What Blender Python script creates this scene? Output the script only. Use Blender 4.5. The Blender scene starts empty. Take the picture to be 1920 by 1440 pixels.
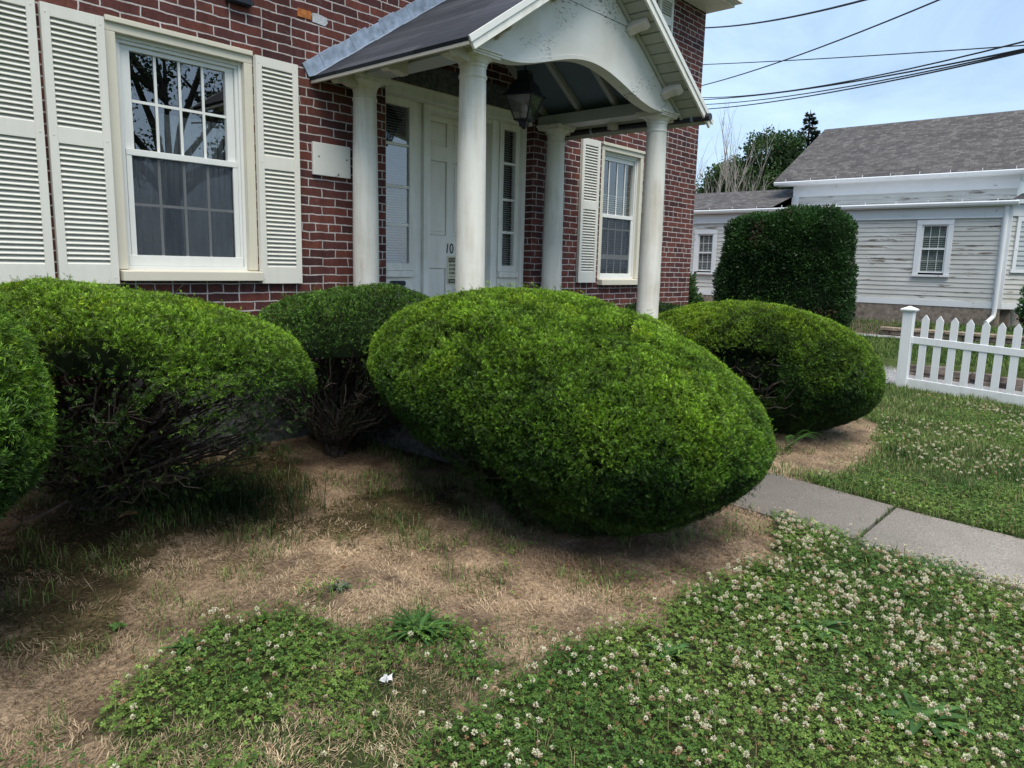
import bpy, math, random
import numpy as np
from mathutils import Vector, Matrix

random.seed(7)
RNG = np.random.default_rng(11)
S = bpy.context.scene
COL = S.collection
PI = math.pi

# ------------------------------------------------------------------ materials
class NT:
    def __init__(s, name):
        s.m = bpy.data.materials.new(name); s.m.use_nodes = True
        s.t = s.m.node_tree; s.t.nodes.clear()
        s.out = s.n('ShaderNodeOutputMaterial')
    def n(s, typ, **kw):
        nd = s.t.nodes.new(typ)
        for k, v in kw.items():
            if k.startswith('i_'):
                key = k[2:]
                key = int(key) if key.isdigit() else key.replace('_', ' ')
                nd.inputs[key].default_value = v
            else: setattr(nd, k, v)
        return nd
    def l(s, a, b):
        s.t.links.new(a, b)
    def coord(s, kind='Object', scale=(1, 1, 1), loc=(0, 0, 0)):
        tc = s.n('ShaderNodeTexCoord'); mp = s.n('ShaderNodeMapping')
        mp.inputs['Scale'].default_value = scale; mp.inputs['Location'].default_value = loc
        s.l(tc.outputs[kind], mp.inputs['Vector']); return mp.outputs['Vector']
    def noise(s, vec, scale, detail=4, rough=.55, dist=0):
        nd = s.n('ShaderNodeTexNoise'); nd.inputs['Scale'].default_value = scale
        nd.inputs['Detail'].default_value = detail; nd.inputs['Roughness'].default_value = rough
        nd.inputs['Distortion'].default_value = dist
        if vec is not None: s.l(vec, nd.inputs['Vector'])
        return nd.outputs['Fac']
    def ramp(s, fac, stops):
        r = s.n('ShaderNodeValToRGB'); e = r.color_ramp.elements
        while len(e) > 1: e.remove(e[-1])
        for i, (p, c) in enumerate(stops):
            el = e[0] if i == 0 else e.new(p)
            el.position = p
            el.color = (c, c, c, 1) if isinstance(c, (int, float)) else (*c, 1)
        s.l(fac, r.inputs['Fac']); return r.outputs['Color']
    def mix(s, fac, a, b, mode='MIX'):
        nd = s.n('ShaderNodeMix', data_type='RGBA', blend_type=mode)
        for sock, v in ((nd.inputs[0], fac), (nd.inputs[6], a), (nd.inputs[7], b)):
            if isinstance(v, (int, float)): sock.default_value = v
            elif isinstance(v, tuple): sock.default_value = (*v, 1)
            else: s.l(v, sock)
        return nd.outputs[2]
    def math(s, op, a, b=0.):
        nd = s.n('ShaderNodeMath', operation=op)
        for sock, v in ((nd.inputs[0], a), (nd.inputs[1], b)):
            if isinstance(v, (int, float)): sock.default_value = v
            else: s.l(v, sock)
        return nd.outputs[0]
    def bump(s, h, strength=.3, dist=.01):
        b = s.n('ShaderNodeBump'); b.inputs['Strength'].default_value = strength
        b.inputs['Distance'].default_value = dist; s.l(h, b.inputs['Height']); return b.outputs['Normal']
    def bsdf(s, col, rough=.6, spec=.4, metal=0., normal=None):
        b = s.n('ShaderNodeBsdfPrincipled')
        b.inputs['Specular IOR Level'].default_value = spec; b.inputs['Metallic'].default_value = metal
        for k, v in (('Base Color', col), ('Roughness', rough)):
            if isinstance(v, tuple): b.inputs[k].default_value = (*v, 1)
            elif isinstance(v, (int, float)): b.inputs[k].default_value = v
            else: s.l(v, b.inputs[k])
        if normal is not None: s.l(normal, b.inputs['Normal'])
        return b.outputs[0]
    def fin(s, sh):
        s.l(sh, s.out.inputs['Surface']); return s.m

def paint(name, col, dirt=(.5, .47, .4), amt=.35, rough=.5, spec=.35, scale=3., bump=.08, streak=True):
    t = NT(name); v = t.coord()
    n1 = t.noise(v, scale, 6, .65)
    v2 = t.coord(scale=(9, 9, .8)); n2 = t.noise(v2, 2.2, 5, .6)
    f = t.ramp(t.math('MULTIPLY', n1, n2) if streak else n1, [(.2 if streak else .4, 0.), (.42 if streak else .8, 1.)])
    f = t.math('MULTIPLY', f, amt)
    c = t.mix(f, col, dirt)
    n3 = t.noise(v, 60, 3)
    return t.fin(t.bsdf(c, rough, spec, 0, t.bump(n3, bump, .004)))

def plain(name, col, rough=.6, spec=.4, metal=0., var=.25, scale=12., bump=.1):
    t = NT(name); v = t.coord(); n = t.noise(v, scale, 5)
    d = tuple(max(0, x * (1 - var)) for x in col); u = tuple(x * (1 + var) for x in col)
    c = t.ramp(n, [(.3, d), (.7, u)])
    return t.fin(t.bsdf(c, rough, spec, metal, t.bump(n, bump, .005)))

def leafmat(name, rough=.5, trans=.25, spec=.3):
    t = NT(name); a = t.n('ShaderNodeAttribute', attribute_name='col')
    b = t.bsdf(a.outputs['Color'], rough, spec)
    tr = t.n('ShaderNodeBsdfTranslucent'); t.l(a.outputs['Color'], tr.inputs['Color'])
    mx = t.n('ShaderNodeMixShader'); mx.inputs[0].default_value = trans
    t.l(b, mx.inputs[1]); t.l(tr.outputs[0], mx.inputs[2])
    return t.fin(mx.outputs[0])

def brick_mat():
    t = NT('brick_masonry')
    tc = t.n('ShaderNodeTexCoord'); sx = t.n('ShaderNodeSeparateXYZ'); t.l(tc.outputs['Object'], sx.inputs[0])
    # distance along the wall: x on the front, y on the side
    geo = t.n('ShaderNodeNewGeometry'); sn = t.n('ShaderNodeSeparateXYZ'); t.l(geo.outputs['Normal'], sn.inputs[0])
    side = t.math('GREATER_THAN', t.math('ABSOLUTE', sn.outputs[0]), .5)
    u = t.math('ADD', t.math('MULTIPLY', sx.outputs[0], t.math('SUBTRACT', 1., side)), t.math('MULTIPLY', sx.outputs[1], side))
    cmb = t.n('ShaderNodeCombineXYZ'); t.l(u, cmb.inputs[0])
    t.l(t.math('ADD', sx.outputs[2], -2.076 + 4.795), cmb.inputs[1])
    # crooked hand-laid courses
    wn = t.n('ShaderNodeTexNoise'); wn.inputs['Scale'].default_value = 9; wn.inputs['Detail'].default_value = 4
    t.l(cmb.outputs[0], wn.inputs['Vector'])
    wsub = t.n('ShaderNodeVectorMath', operation='SUBTRACT'); wsub.inputs[1].default_value = (.5, .5, .5); t.l(wn.outputs['Color'], wsub.inputs[0])
    wsc = t.n('ShaderNodeVectorMath', operation='MULTIPLY'); wsc.inputs[1].default_value = (.026, .020, 0); t.l(wsub.outputs[0], wsc.inputs[0])
    wad = t.n('ShaderNodeVectorMath', operation='ADD'); t.l(cmb.outputs[0], wad.inputs[0]); t.l(wsc.outputs[0], wad.inputs[1])
    br = t.n('ShaderNodeTexBrick', offset=.5, offset_frequency=2, squash=.5, squash_frequency=7)
    br.inputs['Scale'].default_value = 1; br.inputs['Mortar Size'].default_value = .0056
    br.inputs['Mortar Smooth'].default_value = .25; br.inputs['Brick Width'].default_value = .246
    br.inputs['Row Height'].default_value = .0685; br.inputs['Bias'].default_value = 0
    br.inputs['Color1'].default_value = (0, 0, 0, 1); br.inputs['Color2'].default_value = (1, 1, 1, 1)
    br.inputs['Mortar'].default_value = (.5, .5, .5, 1)
    t.l(wad.outputs[0], br.inputs['Vector'])
    per = t.ramp(br.outputs['Color'], [(0, (.060, .028, .029)), (.25, (.088, .034, .031)), (.5, (.118, .044, .037)), (.72, (.150, .052, .040)), (.88, (.080, .035, .037)), (1, (.145, .055, .040))])
    g = t.noise(cmb.outputs[0], 38, 6, .7)
    col = t.mix(.55, per, t.ramp(g, [(.3, (.45, .42, .42)), (.55, (1, 1, 1)), (.75, (1.5, 1.35, 1.3))]), 'MULTIPLY')
    big = t.ramp(t.noise(cmb.outputs[0], 1.1, 4, .6), [(.35, (.78, .74, .74)), (.65, (1.2, 1.15, 1.12))])
    col = t.mix(.8, col, big, 'MULTIPLY')
    stv = t.n('ShaderNodeVectorMath', operation='MULTIPLY'); stv.inputs[1].default_value = (5., .55, 1); t.l(cmb.outputs[0], stv.inputs[0])
    streak = t.ramp(t.noise(stv.outputs[0], 1.6, 5, .65), [(.35, (.66, .63, .62)), (.6, (1.08, 1.06, 1.05))])
    # lime bloom on some bricks
    bloom = t.ramp(t.noise(cmb.outputs[0], 4.2, 8, .72), [(.62, 0.), (.78, .32)])
    col = t.mix(bloom, col, (.42, .38, .38))
    mc = t.ramp(t.noise(cmb.outputs[0], 14, 5, .7), [(.3, (.34, .31, .30)), (.55, (.48, .46, .45)), (.8, (.56, .54, .53))])
    edge = t.noise(cmb.outputs[0], 55, 3, .7)
    fac = t.math('ADD', br.outputs['Fac'], t.math('MULTIPLY', t.math('SUBTRACT', edge, .5), .55))
    fac = t.ramp(fac, [(.3, 0.), (.62, 1.)])
    col = t.mix(fac, col, mc); col = t.mix(.8, col, streak, 'MULTIPLY')
    h = t.math('ADD', t.math('MULTIPLY', br.outputs['Fac'], -1.), t.math('MULTIPLY', g, .35))
    return t.fin(t.bsdf(col, .85, .2, 0, t.bump(h, .75, .008)))

def shingle_mat(name, c0, c1, c2, w, h, axis_u=1, tilt=1.):
    t = NT(name); a = t.n('ShaderNodeAttribute', attribute_name='UVMap')
    br = t.n('ShaderNodeTexBrick', offset=.37, offset_frequency=2, squash=.7, squash_frequency=3)
    br.inputs['Scale'].default_value = 1; br.inputs['Mortar Size'].default_value = .004
    br.inputs['Brick Width'].default_value = w; br.inputs['Row Height'].default_value = h
    br.inputs['Color1'].default_value = (0, 0, 0, 1); br.inputs['Color2'].default_value = (1, 1, 1, 1); br.inputs['Mortar'].default_value = (.2, .2, .2, 1)
    tc = t.n('ShaderNodeUVMap'); t.l(tc.outputs[0], br.inputs['Vector'])
    col = t.ramp(br.outputs['Color'], [(0, c0), (.5, c1), (1, c2)])
    n = t.noise(t.coord(), 120, 3, .8); n2 = t.noise(t.coord(), 1.6, 4, .6)
    col = t.mix(.7, col, t.ramp(n, [(.3, .5), (.5, 1.), (.72, 1.7)]), 'MULTIPLY')
    col = t.mix(.6, col, t.ramp(n2, [(.3, .75), (.7, 1.25)]), 'MULTIPLY')
    col = t.mix(t.math('MULTIPLY', br.outputs['Fac'], .65), col, (.012, .012, .014))
    hgt = t.math('ADD', t.math('MULTIPLY', br.outputs['Fac'], -1.), t.math('MULTIPLY', n, .5))
    return t.fin(t.bsdf(col, .9, .2, 0, t.bump(hgt, .6, .008)))

def siding_mat():
    t = NT('peeling_clapboard_paint'); v = t.coord()
    v2 = t.coord(scale=(1, .55, 5)); n = t.noise(v2, 2.4, 9, .7)
    v3 = t.coord(scale=(1, .35, 6)); n3 = t.noise(v3, 5., 6, .75)
    base = t.ramp(t.noise(v, 1.2, 5), [(.3, (.46, .46, .43)), (.7, (.58, .58, .56))])
    base = t.mix(t.ramp(n3, [(.42, 0.), (.7, .5)]), base, (.30, .29, .26))
    peel = t.ramp(t.math('MULTIPLY', n, t.math('ADD', t.math('MULTIPLY', n3, .6), .55)), [(.505, 0.), (.53, 1.)])
    wood = t.ramp(n3, [(.35, (.05, .042, .035)), (.6, (.2, .17, .14))])
    return t.fin(t.bsdf(t.mix(peel, base, wood), .7, .25, 0, t.bump(t.math('SUBTRACT', n3, peel), .25, .004)))

def trim_peel(name, col, lo=.60):
    t = NT(name); v = t.coord(); n = t.noise(v, 7, 9, .75); n2 = t.noise(v, 1.7, 6, .65)
    f = t.ramp(t.math('MULTIPLY', n, t.math('ADD', n2, .5)), [(lo, 0.), (lo + .02, 1.)])
    f2 = t.ramp(n2, [(.35, 0.), (.75, .4)])
    c = t.mix(f2, col, tuple(x * .72 for x in col)); c = t.mix(f, c, (.12, .10, .085))
    return t.fin(t.bsdf(c, .6, .3, 0, t.bump(n, .15, .004)))

def gable_mat():
    t = NT('flaking_gable_paint'); v = t.coord()
    n1 = t.noise(v, 1.6, 5, .6)
    base = t.ramp(n1, [(.3, (.58, .57, .52)), (.55, (.66, .665, .64)), (.8, (.56, .53, .44))])
    vs = t.coord(scale=(1.0, 1, 3.2)); n2 = t.noise(vs, 22, 5, .7)
    mask = t.ramp(t.noise(v, 1.9, 3, .5), [(.52, 0.), (.62, 1.)])
    f = t.math('MULTIPLY', t.ramp(n2, [(.56, 0.), (.60, 1.)]), mask)
    return t.fin(t.bsdf(t.mix(f, base, (.10, .09, .085)), .6, .3, 0, t.bump(t.math('SUBTRACT', n1, f), .2, .004)))

def glass_mat(name, ior=2.9, tint=(.9, .95, .95), rough=.0):
    t = NT(name); fr = t.n('ShaderNodeFresnel'); ge = t.n('ShaderNodeNewGeometry')
    t.l(t.math('ADD', ior, t.math('MULTIPLY', ge.outputs['Backfacing'], 1 / ior - ior)), fr.inputs['IOR'])
    wv = t.noise(t.coord(), 2.2, 2)
    b = t.bump(wv, .02, .01)
    tr = t.n('ShaderNodeBsdfTransparent'); tr.inputs['Color'].default_value = (*tint, 1)
    g = t.n('ShaderNodeBsdfGlossy'); g.inputs['Roughness'].default_value = rough; t.l(b, g.inputs['Normal'])
    mx = t.n('ShaderNodeMixShader'); t.l(fr.outputs[0], mx.inputs[0]); t.l(tr.outputs[0], mx.inputs[1]); t.l(g.outputs[0], mx.inputs[2])
    return t.fin(mx.outputs[0])

def screen_mat():
    t = NT('insect_screen'); v = t.coord()
    w = t.noise(t.coord(scale=(1, 1, .15)), 30, 3)
    d = t.bsdf(t.ramp(w, [(.3, (.035, .045, .062)), (.7, (.065, .08, .10))]), .7, .2)
    tr = t.n('ShaderNodeBsdfTransparent'); mx = t.n('ShaderNodeMixShader'); mx.inputs[0].default_value = .38
    t.l(tr.outputs[0], mx.inputs[1]); t.l(d, mx.inputs[2]); return t.fin(mx.outputs[0])

def concrete_mat(name, c0, c1, scale=160, stain=False):
    t = NT(name); v = t.coord(); n = t.noise(v, scale, 3, .8); n2 = t.noise(v, 1.7, 6, .65)
    c = t.ramp(n, [(.28, tuple(x * .45 for x in c0)), (.45, c0), (.62, c1), (.8, tuple(min(1, x * 1.6) for x in c1))])
    c = t.mix(.75, c, t.ramp(n2, [(.3, .62), (.7, 1.25)]), 'MULTIPLY')
    if stain:
        sx = t.n('ShaderNodeSeparateXYZ'); t.l(v, sx.inputs[0]); sv = t.math('ADD', sx.outputs[1], t.math('MULTIPLY', n2, 1.6))
        c = t.mix(1., c, t.ramp(t.math('ADD', t.math('MULTIPLY', sv, -.5), -.95), [(.0, .52), (.55, .8), (1., 1.2)]), 'MULTIPLY')
    return t.fin(t.bsdf(c, .9, .2, 0, t.bump(t.math('ADD', n, n2), .5, .006)))

def attr_soil():
    t = NT('ground_soil'); a = t.n('ShaderNodeAttribute', attribute_name='col'); v = t.coord()
    n = t.noise(v, 45, 8, .75); n2 = t.noise(v, 6, 5, .65)
    c = t.mix(.95, a.outputs['Color'], t.ramp(n, [(.28, .22), (.48, .85), (.72, 1.8)]), 'MULTIPLY'); n9 = t.noise(v, 160, 3, .8); c = t.mix(.7, c, t.ramp(n9, [(.3, .45), (.5, 1.), (.7, 1.6)]), 'MULTIPLY')
    c = t.mix(.7, c, t.ramp(n2, [(.3, .6), (.7, 1.3)]), 'MULTIPLY')
    return t.fin(t.bsdf(c, .95, .1, 0, t.bump(n, .9, .02)))

M = {}
M['brick'] = brick_mat()
M['shutter'] = paint('shutter_paint', (.64, .63, .57), (.5, .5, .44), .35)
M['cream'] = trim_peel('cream_trim_paint', (.60, .57, .47), .70)
M['vinyl'] = paint('vinyl_window_white', (.66, .67, .645), (.5, .5, .45), .2)
M['white'] = paint('white_trim_paint', (.77, .76, .70), (.44, .40, .32), .45)
M['column'] = paint('column_paint', (.68, .665, .61), (.40, .35, .26), .62, scale=2.)
M['door'] = paint('door_paint', (.78, .755, .69), (.5, .46, .38), .3)
M['gable'] = gable_mat()
M['glass'] = glass_mat('window_glass')
M['screen'] = screen_mat()
M['curtain'] = plain('curtain_cloth', (.17, .185, .20), .9, .1, var=.2, scale=30)
M['blind'] = plain('blind_slats', (.34, .35, .325), .6, .3, var=.1)
M['lintel'] = concrete_mat('lintel_concrete', (.075, .08, .09), (.13, .135, .145), 30)
M['foundation'] = concrete_mat('foundation_concrete', (.07, .072, .076), (.12, .12, .125), 25)
M['porchfloor'] = concrete_mat('porch_concrete', (.2, .2, .19), (.3, .3, .29), 60)
M['path'] = concrete_mat('path_concrete', (.195, .177, .157), (.275, .251, .22), 90, True)
M['soffit'] = paint('soffit_boards', (.36, .36, .30), (.25, .24, .2), .5)
M['corbel'] = paint('corbel_paint', (.55, .50, .44), (.35, .3, .25), .4)
M['ceiling'] = paint('porch_ceiling_blue', (.13, .17, .22), (.09, .11, .14), .4)
M['rafter'] = paint('rafter_paint', (.40, .41, .41), (.3, .3, .3), .3)
M['lead'] = plain('lead_flashing', (.30, .36, .44), .45, .5, .35, .35, 14, .3)
M['roof'] = shingle_mat('porch_shingles', (.026, .029, .038), (.038, .042, .054), (.054, .058, .072), .9, .13)
M['nroof'] = shingle_mat('grey_shingles', (.060, .056, .057), (.085, .079, .078), (.125, .117, .113), .15, .10)
M['iron'] = plain('black_iron', (.012, .015, .024), .5, .4, 0, .3)
M['pipe'] = plain('dark_pipe', (.018, .018, .022), .45, .4)
M['lampglass'] = glass_mat('lantern_glass', 1.6, (.6, .62, .64), .1)
M['bulb'] = plain('bulb_glass', (.4, .4, .38), .2, .5, 0, .05)
M['paper'] = plain('paper_white', (.55, .55, .57), .8, .2, 0, .45, 60)
M['black'] = plain('black_lettering', (.012, .012, .013), .5, .3, 0, .05)
M['notice'] = plain('notice_cream', (.62, .58, .42), .5, .3, 0, .06)
M['plaque'] = trim_peel('plaque_paint', (.64, .64, .60), .66)
M['siding'] = siding_mat()
M['ntrim'] = trim_peel('neighbour_white_trim', (.66, .68, .70), .66)
M['nclean'] = paint('neighbour_gutter_white', (.66, .68, .70), (.45, .45, .43), .3)
M['nfound'] = concrete_mat('neighbour_foundation', (.2, .165, .135), (.27, .23, .195), 12)
def fence_mat():
    t = NT('vinyl_fence_white'); v = t.coord(); sx = t.n('ShaderNodeSeparateXYZ'); t.l(v, sx.inputs[0]); n = t.noise(v, 9, 6, .7); n2 = t.noise(t.coord(scale=(6, 6, .6)), 4, 4)
    f = t.ramp(t.math('ADD', t.math('MULTIPLY', sx.outputs[2], -2.2), n), [(.15, 0.), (.75, .55)])
    c = t.mix(t.ramp(n2, [(.45, 0.), (.75, .3)]), (.74, .755, .775), (.56, .57, .55)); c = t.mix(f, c, (.36, .38, .30))
    return t.fin(t.bsdf(c, .4, .35))
M['fence'] = fence_mat()
M['stone'] = plain('fieldstone', (.14, .115, .10), .9, .2, 0, .55, 9, .8)
M['paver'] = plain('tan_wall_block', (.28, .22, .17), .9, .2, 0, .4, 14, .6)
M['gravel'] = concrete_mat('gravel', (.24, .24, .25), (.4, .4, .41), 40)
M['mulch'] = concrete_mat('mulch', (.12, .075, .05), (.24, .16, .11), 30)
M['bark'] = plain('yew_bark', (.065, .054, .047), .9, .15, 0, .45, 40, .6)
M['paleb'] = plain('dead_wood', (.30, .28, .255), .9, .15, 0, .3, 10, .4)
M['trunk'] = plain('tree_bark', (.07, .06, .05), .95, .1, 0, .5, 6, .6)
M['yew'] = leafmat('yew_needles', .5, .28, .3)
M['leaf'] = leafmat('tree_leaves', .5, .3, .3)
M['grass'] = leafmat('grass_blades', .6, .3, .2)
M['petal'] = leafmat('clover_petals', .8, .35, .1)
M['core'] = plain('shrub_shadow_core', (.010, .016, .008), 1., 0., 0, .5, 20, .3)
M['wire'] = plain('wire_black', (.015, .016, .018), .6, .2)
M['soil'] = attr_soil()
M['orange'] = plain('orange_brick', (.36, .13, .04), .85, .2, 0, .35, 30, .5)
M['patch'] = plain('mortar_patch', (.42, .44, .46), .9, .2, 0, .2, 30, .5)
M['dryleaf'] = plain('dry_leaf', (.30, .16, .08), .8, .2, 0, .3)
M['windowdark'] = plain('dark_room', (.02, .022, .025), .9, .1)  # near-black colour stands in for the unlit interiors behind the panes

# ------------------------------------------------------------------ object helpers
def link(o, parent=None):
    COL.objects.link(o)
    if parent is not None: o.parent = parent
    return o
def tag(o, label=None, cat=None, group=None, kind=None):
    for k, v in (('label', label), ('category', cat), ('group', group), ('kind', kind)):
        if v: o[k] = v
    return o
def thing(name, label, cat, loc=(0, 0, 0), group=None):
    o = bpy.data.objects.new(name, None); o.empty_display_size = .1
    link(o); o.location = loc; return tag(o, label, cat, group)

class MB:
    """collects simple shapes; build() links them as one mesh object"""
    def __init__(s): s.v = []; s.f = []; s.sm = []; s.uv = None
    def add(s, vs, fs, smooth=False):
        b = len(s.v); s.v += [tuple(map(float, p)) for p in vs]
        s.f += [tuple(b + i for i in f) for f in fs]; s.sm += [smooth] * len(fs); return s
    def box(s, x0, x1, y0, y1, z0, z1):
        return s.add([(x0, y0, z0), (x1, y0, z0), (x1, y1, z0), (x0, y1, z0), (x0, y0, z1), (x1, y0, z1), (x1, y1, z1), (x0, y1, z1)],
                     [(0, 3, 2, 1), (4, 5, 6, 7), (0, 1, 5, 4), (1, 2, 6, 5), (2, 3, 7, 6), (3, 0, 4, 7)])
    def prism(s, poly, o, u, v, w):
        """polygon given in (u, v) axes from origin o, extruded along vector w"""
        o, u, v, w = map(Vector, (o, u, v, w)); n = len(poly)
        a = [o + u * p + v * q for p, q in poly]; b = [p + w for p in a]
        return s.add(a + b, [tuple(range(n - 1, -1, -1)), tuple(range(n, 2 * n))] + [(i, (i + 1) % n, n + (i + 1) % n, n + i) for i in range(n)])
    def hexa(s, p8):
        return s.add(p8, [(0, 3, 2, 1), (4, 5, 6, 7), (0, 1, 5, 4), (1, 2, 6, 5), (2, 3, 7, 6), (3, 0, 4, 7)])
    def lathe(s, prof, c, n=40, smooth=True):
        cx, cy = c; vs = []; fs = []
        for r, z in prof:
            for i in range(n):
                a = 2 * PI * i / n; vs.append((cx + r * math.cos(a), cy + r * math.sin(a), z))
        for j in range(len(prof) - 1):
            for i in range(n):
                k = (i + 1) % n; fs.append((j * n + i, j * n + k, (j + 1) * n + k, (j + 1) * n + i))
        fs.append(tuple(range(n - 1, -1, -1))); m = (len(prof) - 1) * n; fs.append(tuple(m + i for i in range(n)))
        return s.add(vs, fs, smooth)
    def tube(s, pts, rad, n=8, cap=True):
        pts = [Vector(p) for p in pts]
        if not hasattr(rad, '__len__'): rad = [rad] * len(pts)
        vs = []; fs = []; prev = None
        for i, p in enumerate(pts):
            d = (pts[min(i + 1, len(pts) - 1)] - pts[max(i - 1, 0)]).normalized()
            if prev is None:
                a = d.cross(Vector((0, 0, 1)))
                if a.length < .05: a = d.cross(Vector((1, 0, 0)))
            else: a = prev - d * prev.dot(d)
            a.normalize(); prev = a; b = d.cross(a)
            for k in range(n):
                t = 2 * PI * k / n; vs.append(p + (a * math.cos(t) + b * math.sin(t)) * rad[i])
        for i in range(len(pts) - 1):
            for k in range(n):
                q = (k + 1) % n; fs.append((i * n + k, i * n + q, (i + 1) * n + q, (i + 1) * n + k))
        if cap:
            fs.append(tuple(range(n - 1, -1, -1))); m = (len(pts) - 1) * n; fs.append(tuple(m + i for i in range(n)))
        return s.add(vs, fs, True)
    def build(s, name, mat, parent=None, bevel=0.):
        me = bpy.data.meshes.new(name); me.from_pydata(s.v, [], s.f); me.update()
        me.polygons.foreach_set('use_smooth', s.sm)
        if s.uv is not None:
            uv = me.uv_layers.new(name='UVMap')
            for li, lp in enumerate(me.loops): uv.data[li].uv = s.uv(s.v[lp.vertex_index])
        o = bpy.data.objects.new(name, me); me.materials.append(mat); link(o, parent)
        if bevel:
            b = o.modifiers.new('bevel', 'BEVEL'); b.width = bevel; b.segments = 2; b.limit_method = 'ANGLE'
        if any(s.sm) and not bevel:
            try: me.set_sharp_from_angle(angle=math.radians(40))
            except Exception: pass
        return o

def np_mesh(name, V, F, col, mat, parent=None):
    V = np.asarray(V, np.float32).reshape(-1, 3); F = np.asarray(F, np.int32); k = F.shape[1]
    me = bpy.data.meshes.new(name); me.vertices.add(len(V)); me.vertices.foreach_set('co', V.ravel())
    me.loops.add(F.size); me.loops.foreach_set('vertex_index', F.ravel())
    me.polygons.add(len(F)); me.polygons.foreach_set('loop_start', np.arange(0, F.size, k, dtype=np.int32))
    me.polygons.foreach_set('loop_total', np.full(len(F), k, np.int32))
    if col is not None:
        a = me.color_attributes.new('col', 'FLOAT_COLOR', 'POINT')
        c = np.ones((len(V), 4), np.float32); c[:, :3] = np.clip(col, 0, 1); a.data.foreach_set('color', c.ravel())
    me.update(calc_edges=True); me.materials.append(mat)
    o = bpy.data.objects.new(name, me); return link(o, parent)

def vnoise(P, scale, seed=0):
    """value noise, -1..1"""
    P = np.asarray(P, float) * scale + seed * 17.31; i = np.floor(P).astype(np.int64); f = P - i; f = f * f * (3 - 2 * f)
    def h(ix, iy, iz):
        n = (ix * 374761393 + iy * 668265263 + iz * 2147483647 + seed * 1274126177) & 0xffffffff
        n = ((n ^ (n >> 13)) * 1274126177) & 0xffffffff; n = n ^ (n >> 16); return (n & 0xffff) / 32767.5 - 1
    r = 0
    for dx in (0, 1):
        for dy in (0, 1):
            for dz in (0, 1):
                w = np.where(dx, f[:, 0], 1 - f[:, 0]) * np.where(dy, f[:, 1], 1 - f[:, 1]) * np.where(dz, f[:, 2], 1 - f[:, 2])
                r = r + w * h(i[:, 0] + dx, i[:, 1] + dy, i[:, 2] + dz)
    return r
def norm(a): return a / np.maximum(np.linalg.norm(a, axis=-1, keepdims=True), 1e-9)
def inpoly(x, y, poly):
    r = np.zeros(x.shape, bool); n = len(poly)
    for i in range(n):
        x0, y0 = poly[i]; x1, y1 = poly[(i + 1) % n]
        c = ((y0 > y) != (y1 > y)) & (x < (x1 - x0) * (y - y0) / (y1 - y0 + 1e-12) + x0); r ^= c
    return r
def sstep(a, b, x):
    t = np.clip((x - a) / (b - a), 0, 1); return t * t * (3 - 2 * t)

# ------------------------------------------------------------------ terrain
def ground_h(x, y):
    x = np.asarray(x, float); y = np.asarray(y, float)
    z = .42 + .05 * np.clip(y, -14, 0)
    z = z - .035 * sstep(9.75, 10.0, x)
    up = sstep(11.30, 11.42, x) * (.475 - z) + sstep(11.4, 13.35, x) * .23
    pav = sstep(-1.05, -1.45, y)
    up = up + sstep(13.44, 13.54, x) * .13 * pav + sstep(13.3, 15.5, x) * .10 * (1 - pav)
    return z + up

ZONE_CLOVER = [(3.0, -3.40), (2.92, -3.47), (2.30, -3.70), (1.73, -3.62), (1.26, -3.61), (.87, -3.51), (.53, -3.43), (.27, -3.48), (.1, -3.5), (-.13, -3.52), (-.27, -3.57), (-.51, -3.8), (-.6, -4.5), (.3, -6.3), (2.93, -6.3), (2.93, -4.0)]
ZONE_CLOVER_SMALL = [(-.78, -2.58), (-.59, -2.44), (-.3, -2.38), (-.03, -2.52), (.12, -2.71), (-.05, -2.89), (-.41, -3.02), (-.69, -2.99), (-.87, -2.85)]
ZONE_WEEDS = [(-.05, -2.6), (.2, -2.72), (.50, -3.05), (.32, -3.42), (-.04, -3.42), (-.5, -3.2), (-.3, -2.95)]
ZONE_SPARSE = [(-.85, -2.76), (-.48, -3.03), (.1, -3.5), (-.27, -3.57), (-.51, -3.8), (-.8, -4.6), (-1.6, -3.4), (-.93, -2.93)]
ZONE_DEAD_R = [(3.94, -2.8), (4.4, -2.4), (5.11, -2.3), (6.0, -2.4), (6.9, -2.75), (6.64, -3.05), (5.61, -3.38), (4.7, -3.45), (4.26, -3.43), (3.92, -3.25)]
ZONE_MOSS = [[(-.68, -.73), (-.32, -.63), (-.04, -1.36), (-.42, -1.83), (-.72, -2.27), (-1.0, -1.97)], [(.2, -.04), (1.22, -.34), (1.09, -1.03), (.49, -1.71), (-.04, -1.36), (-.2, -.84)], [(.84, -1.35), (1.81, -1.59), (1.46, -2.1), (.76, -2.04), (.54, -1.85)]]

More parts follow.
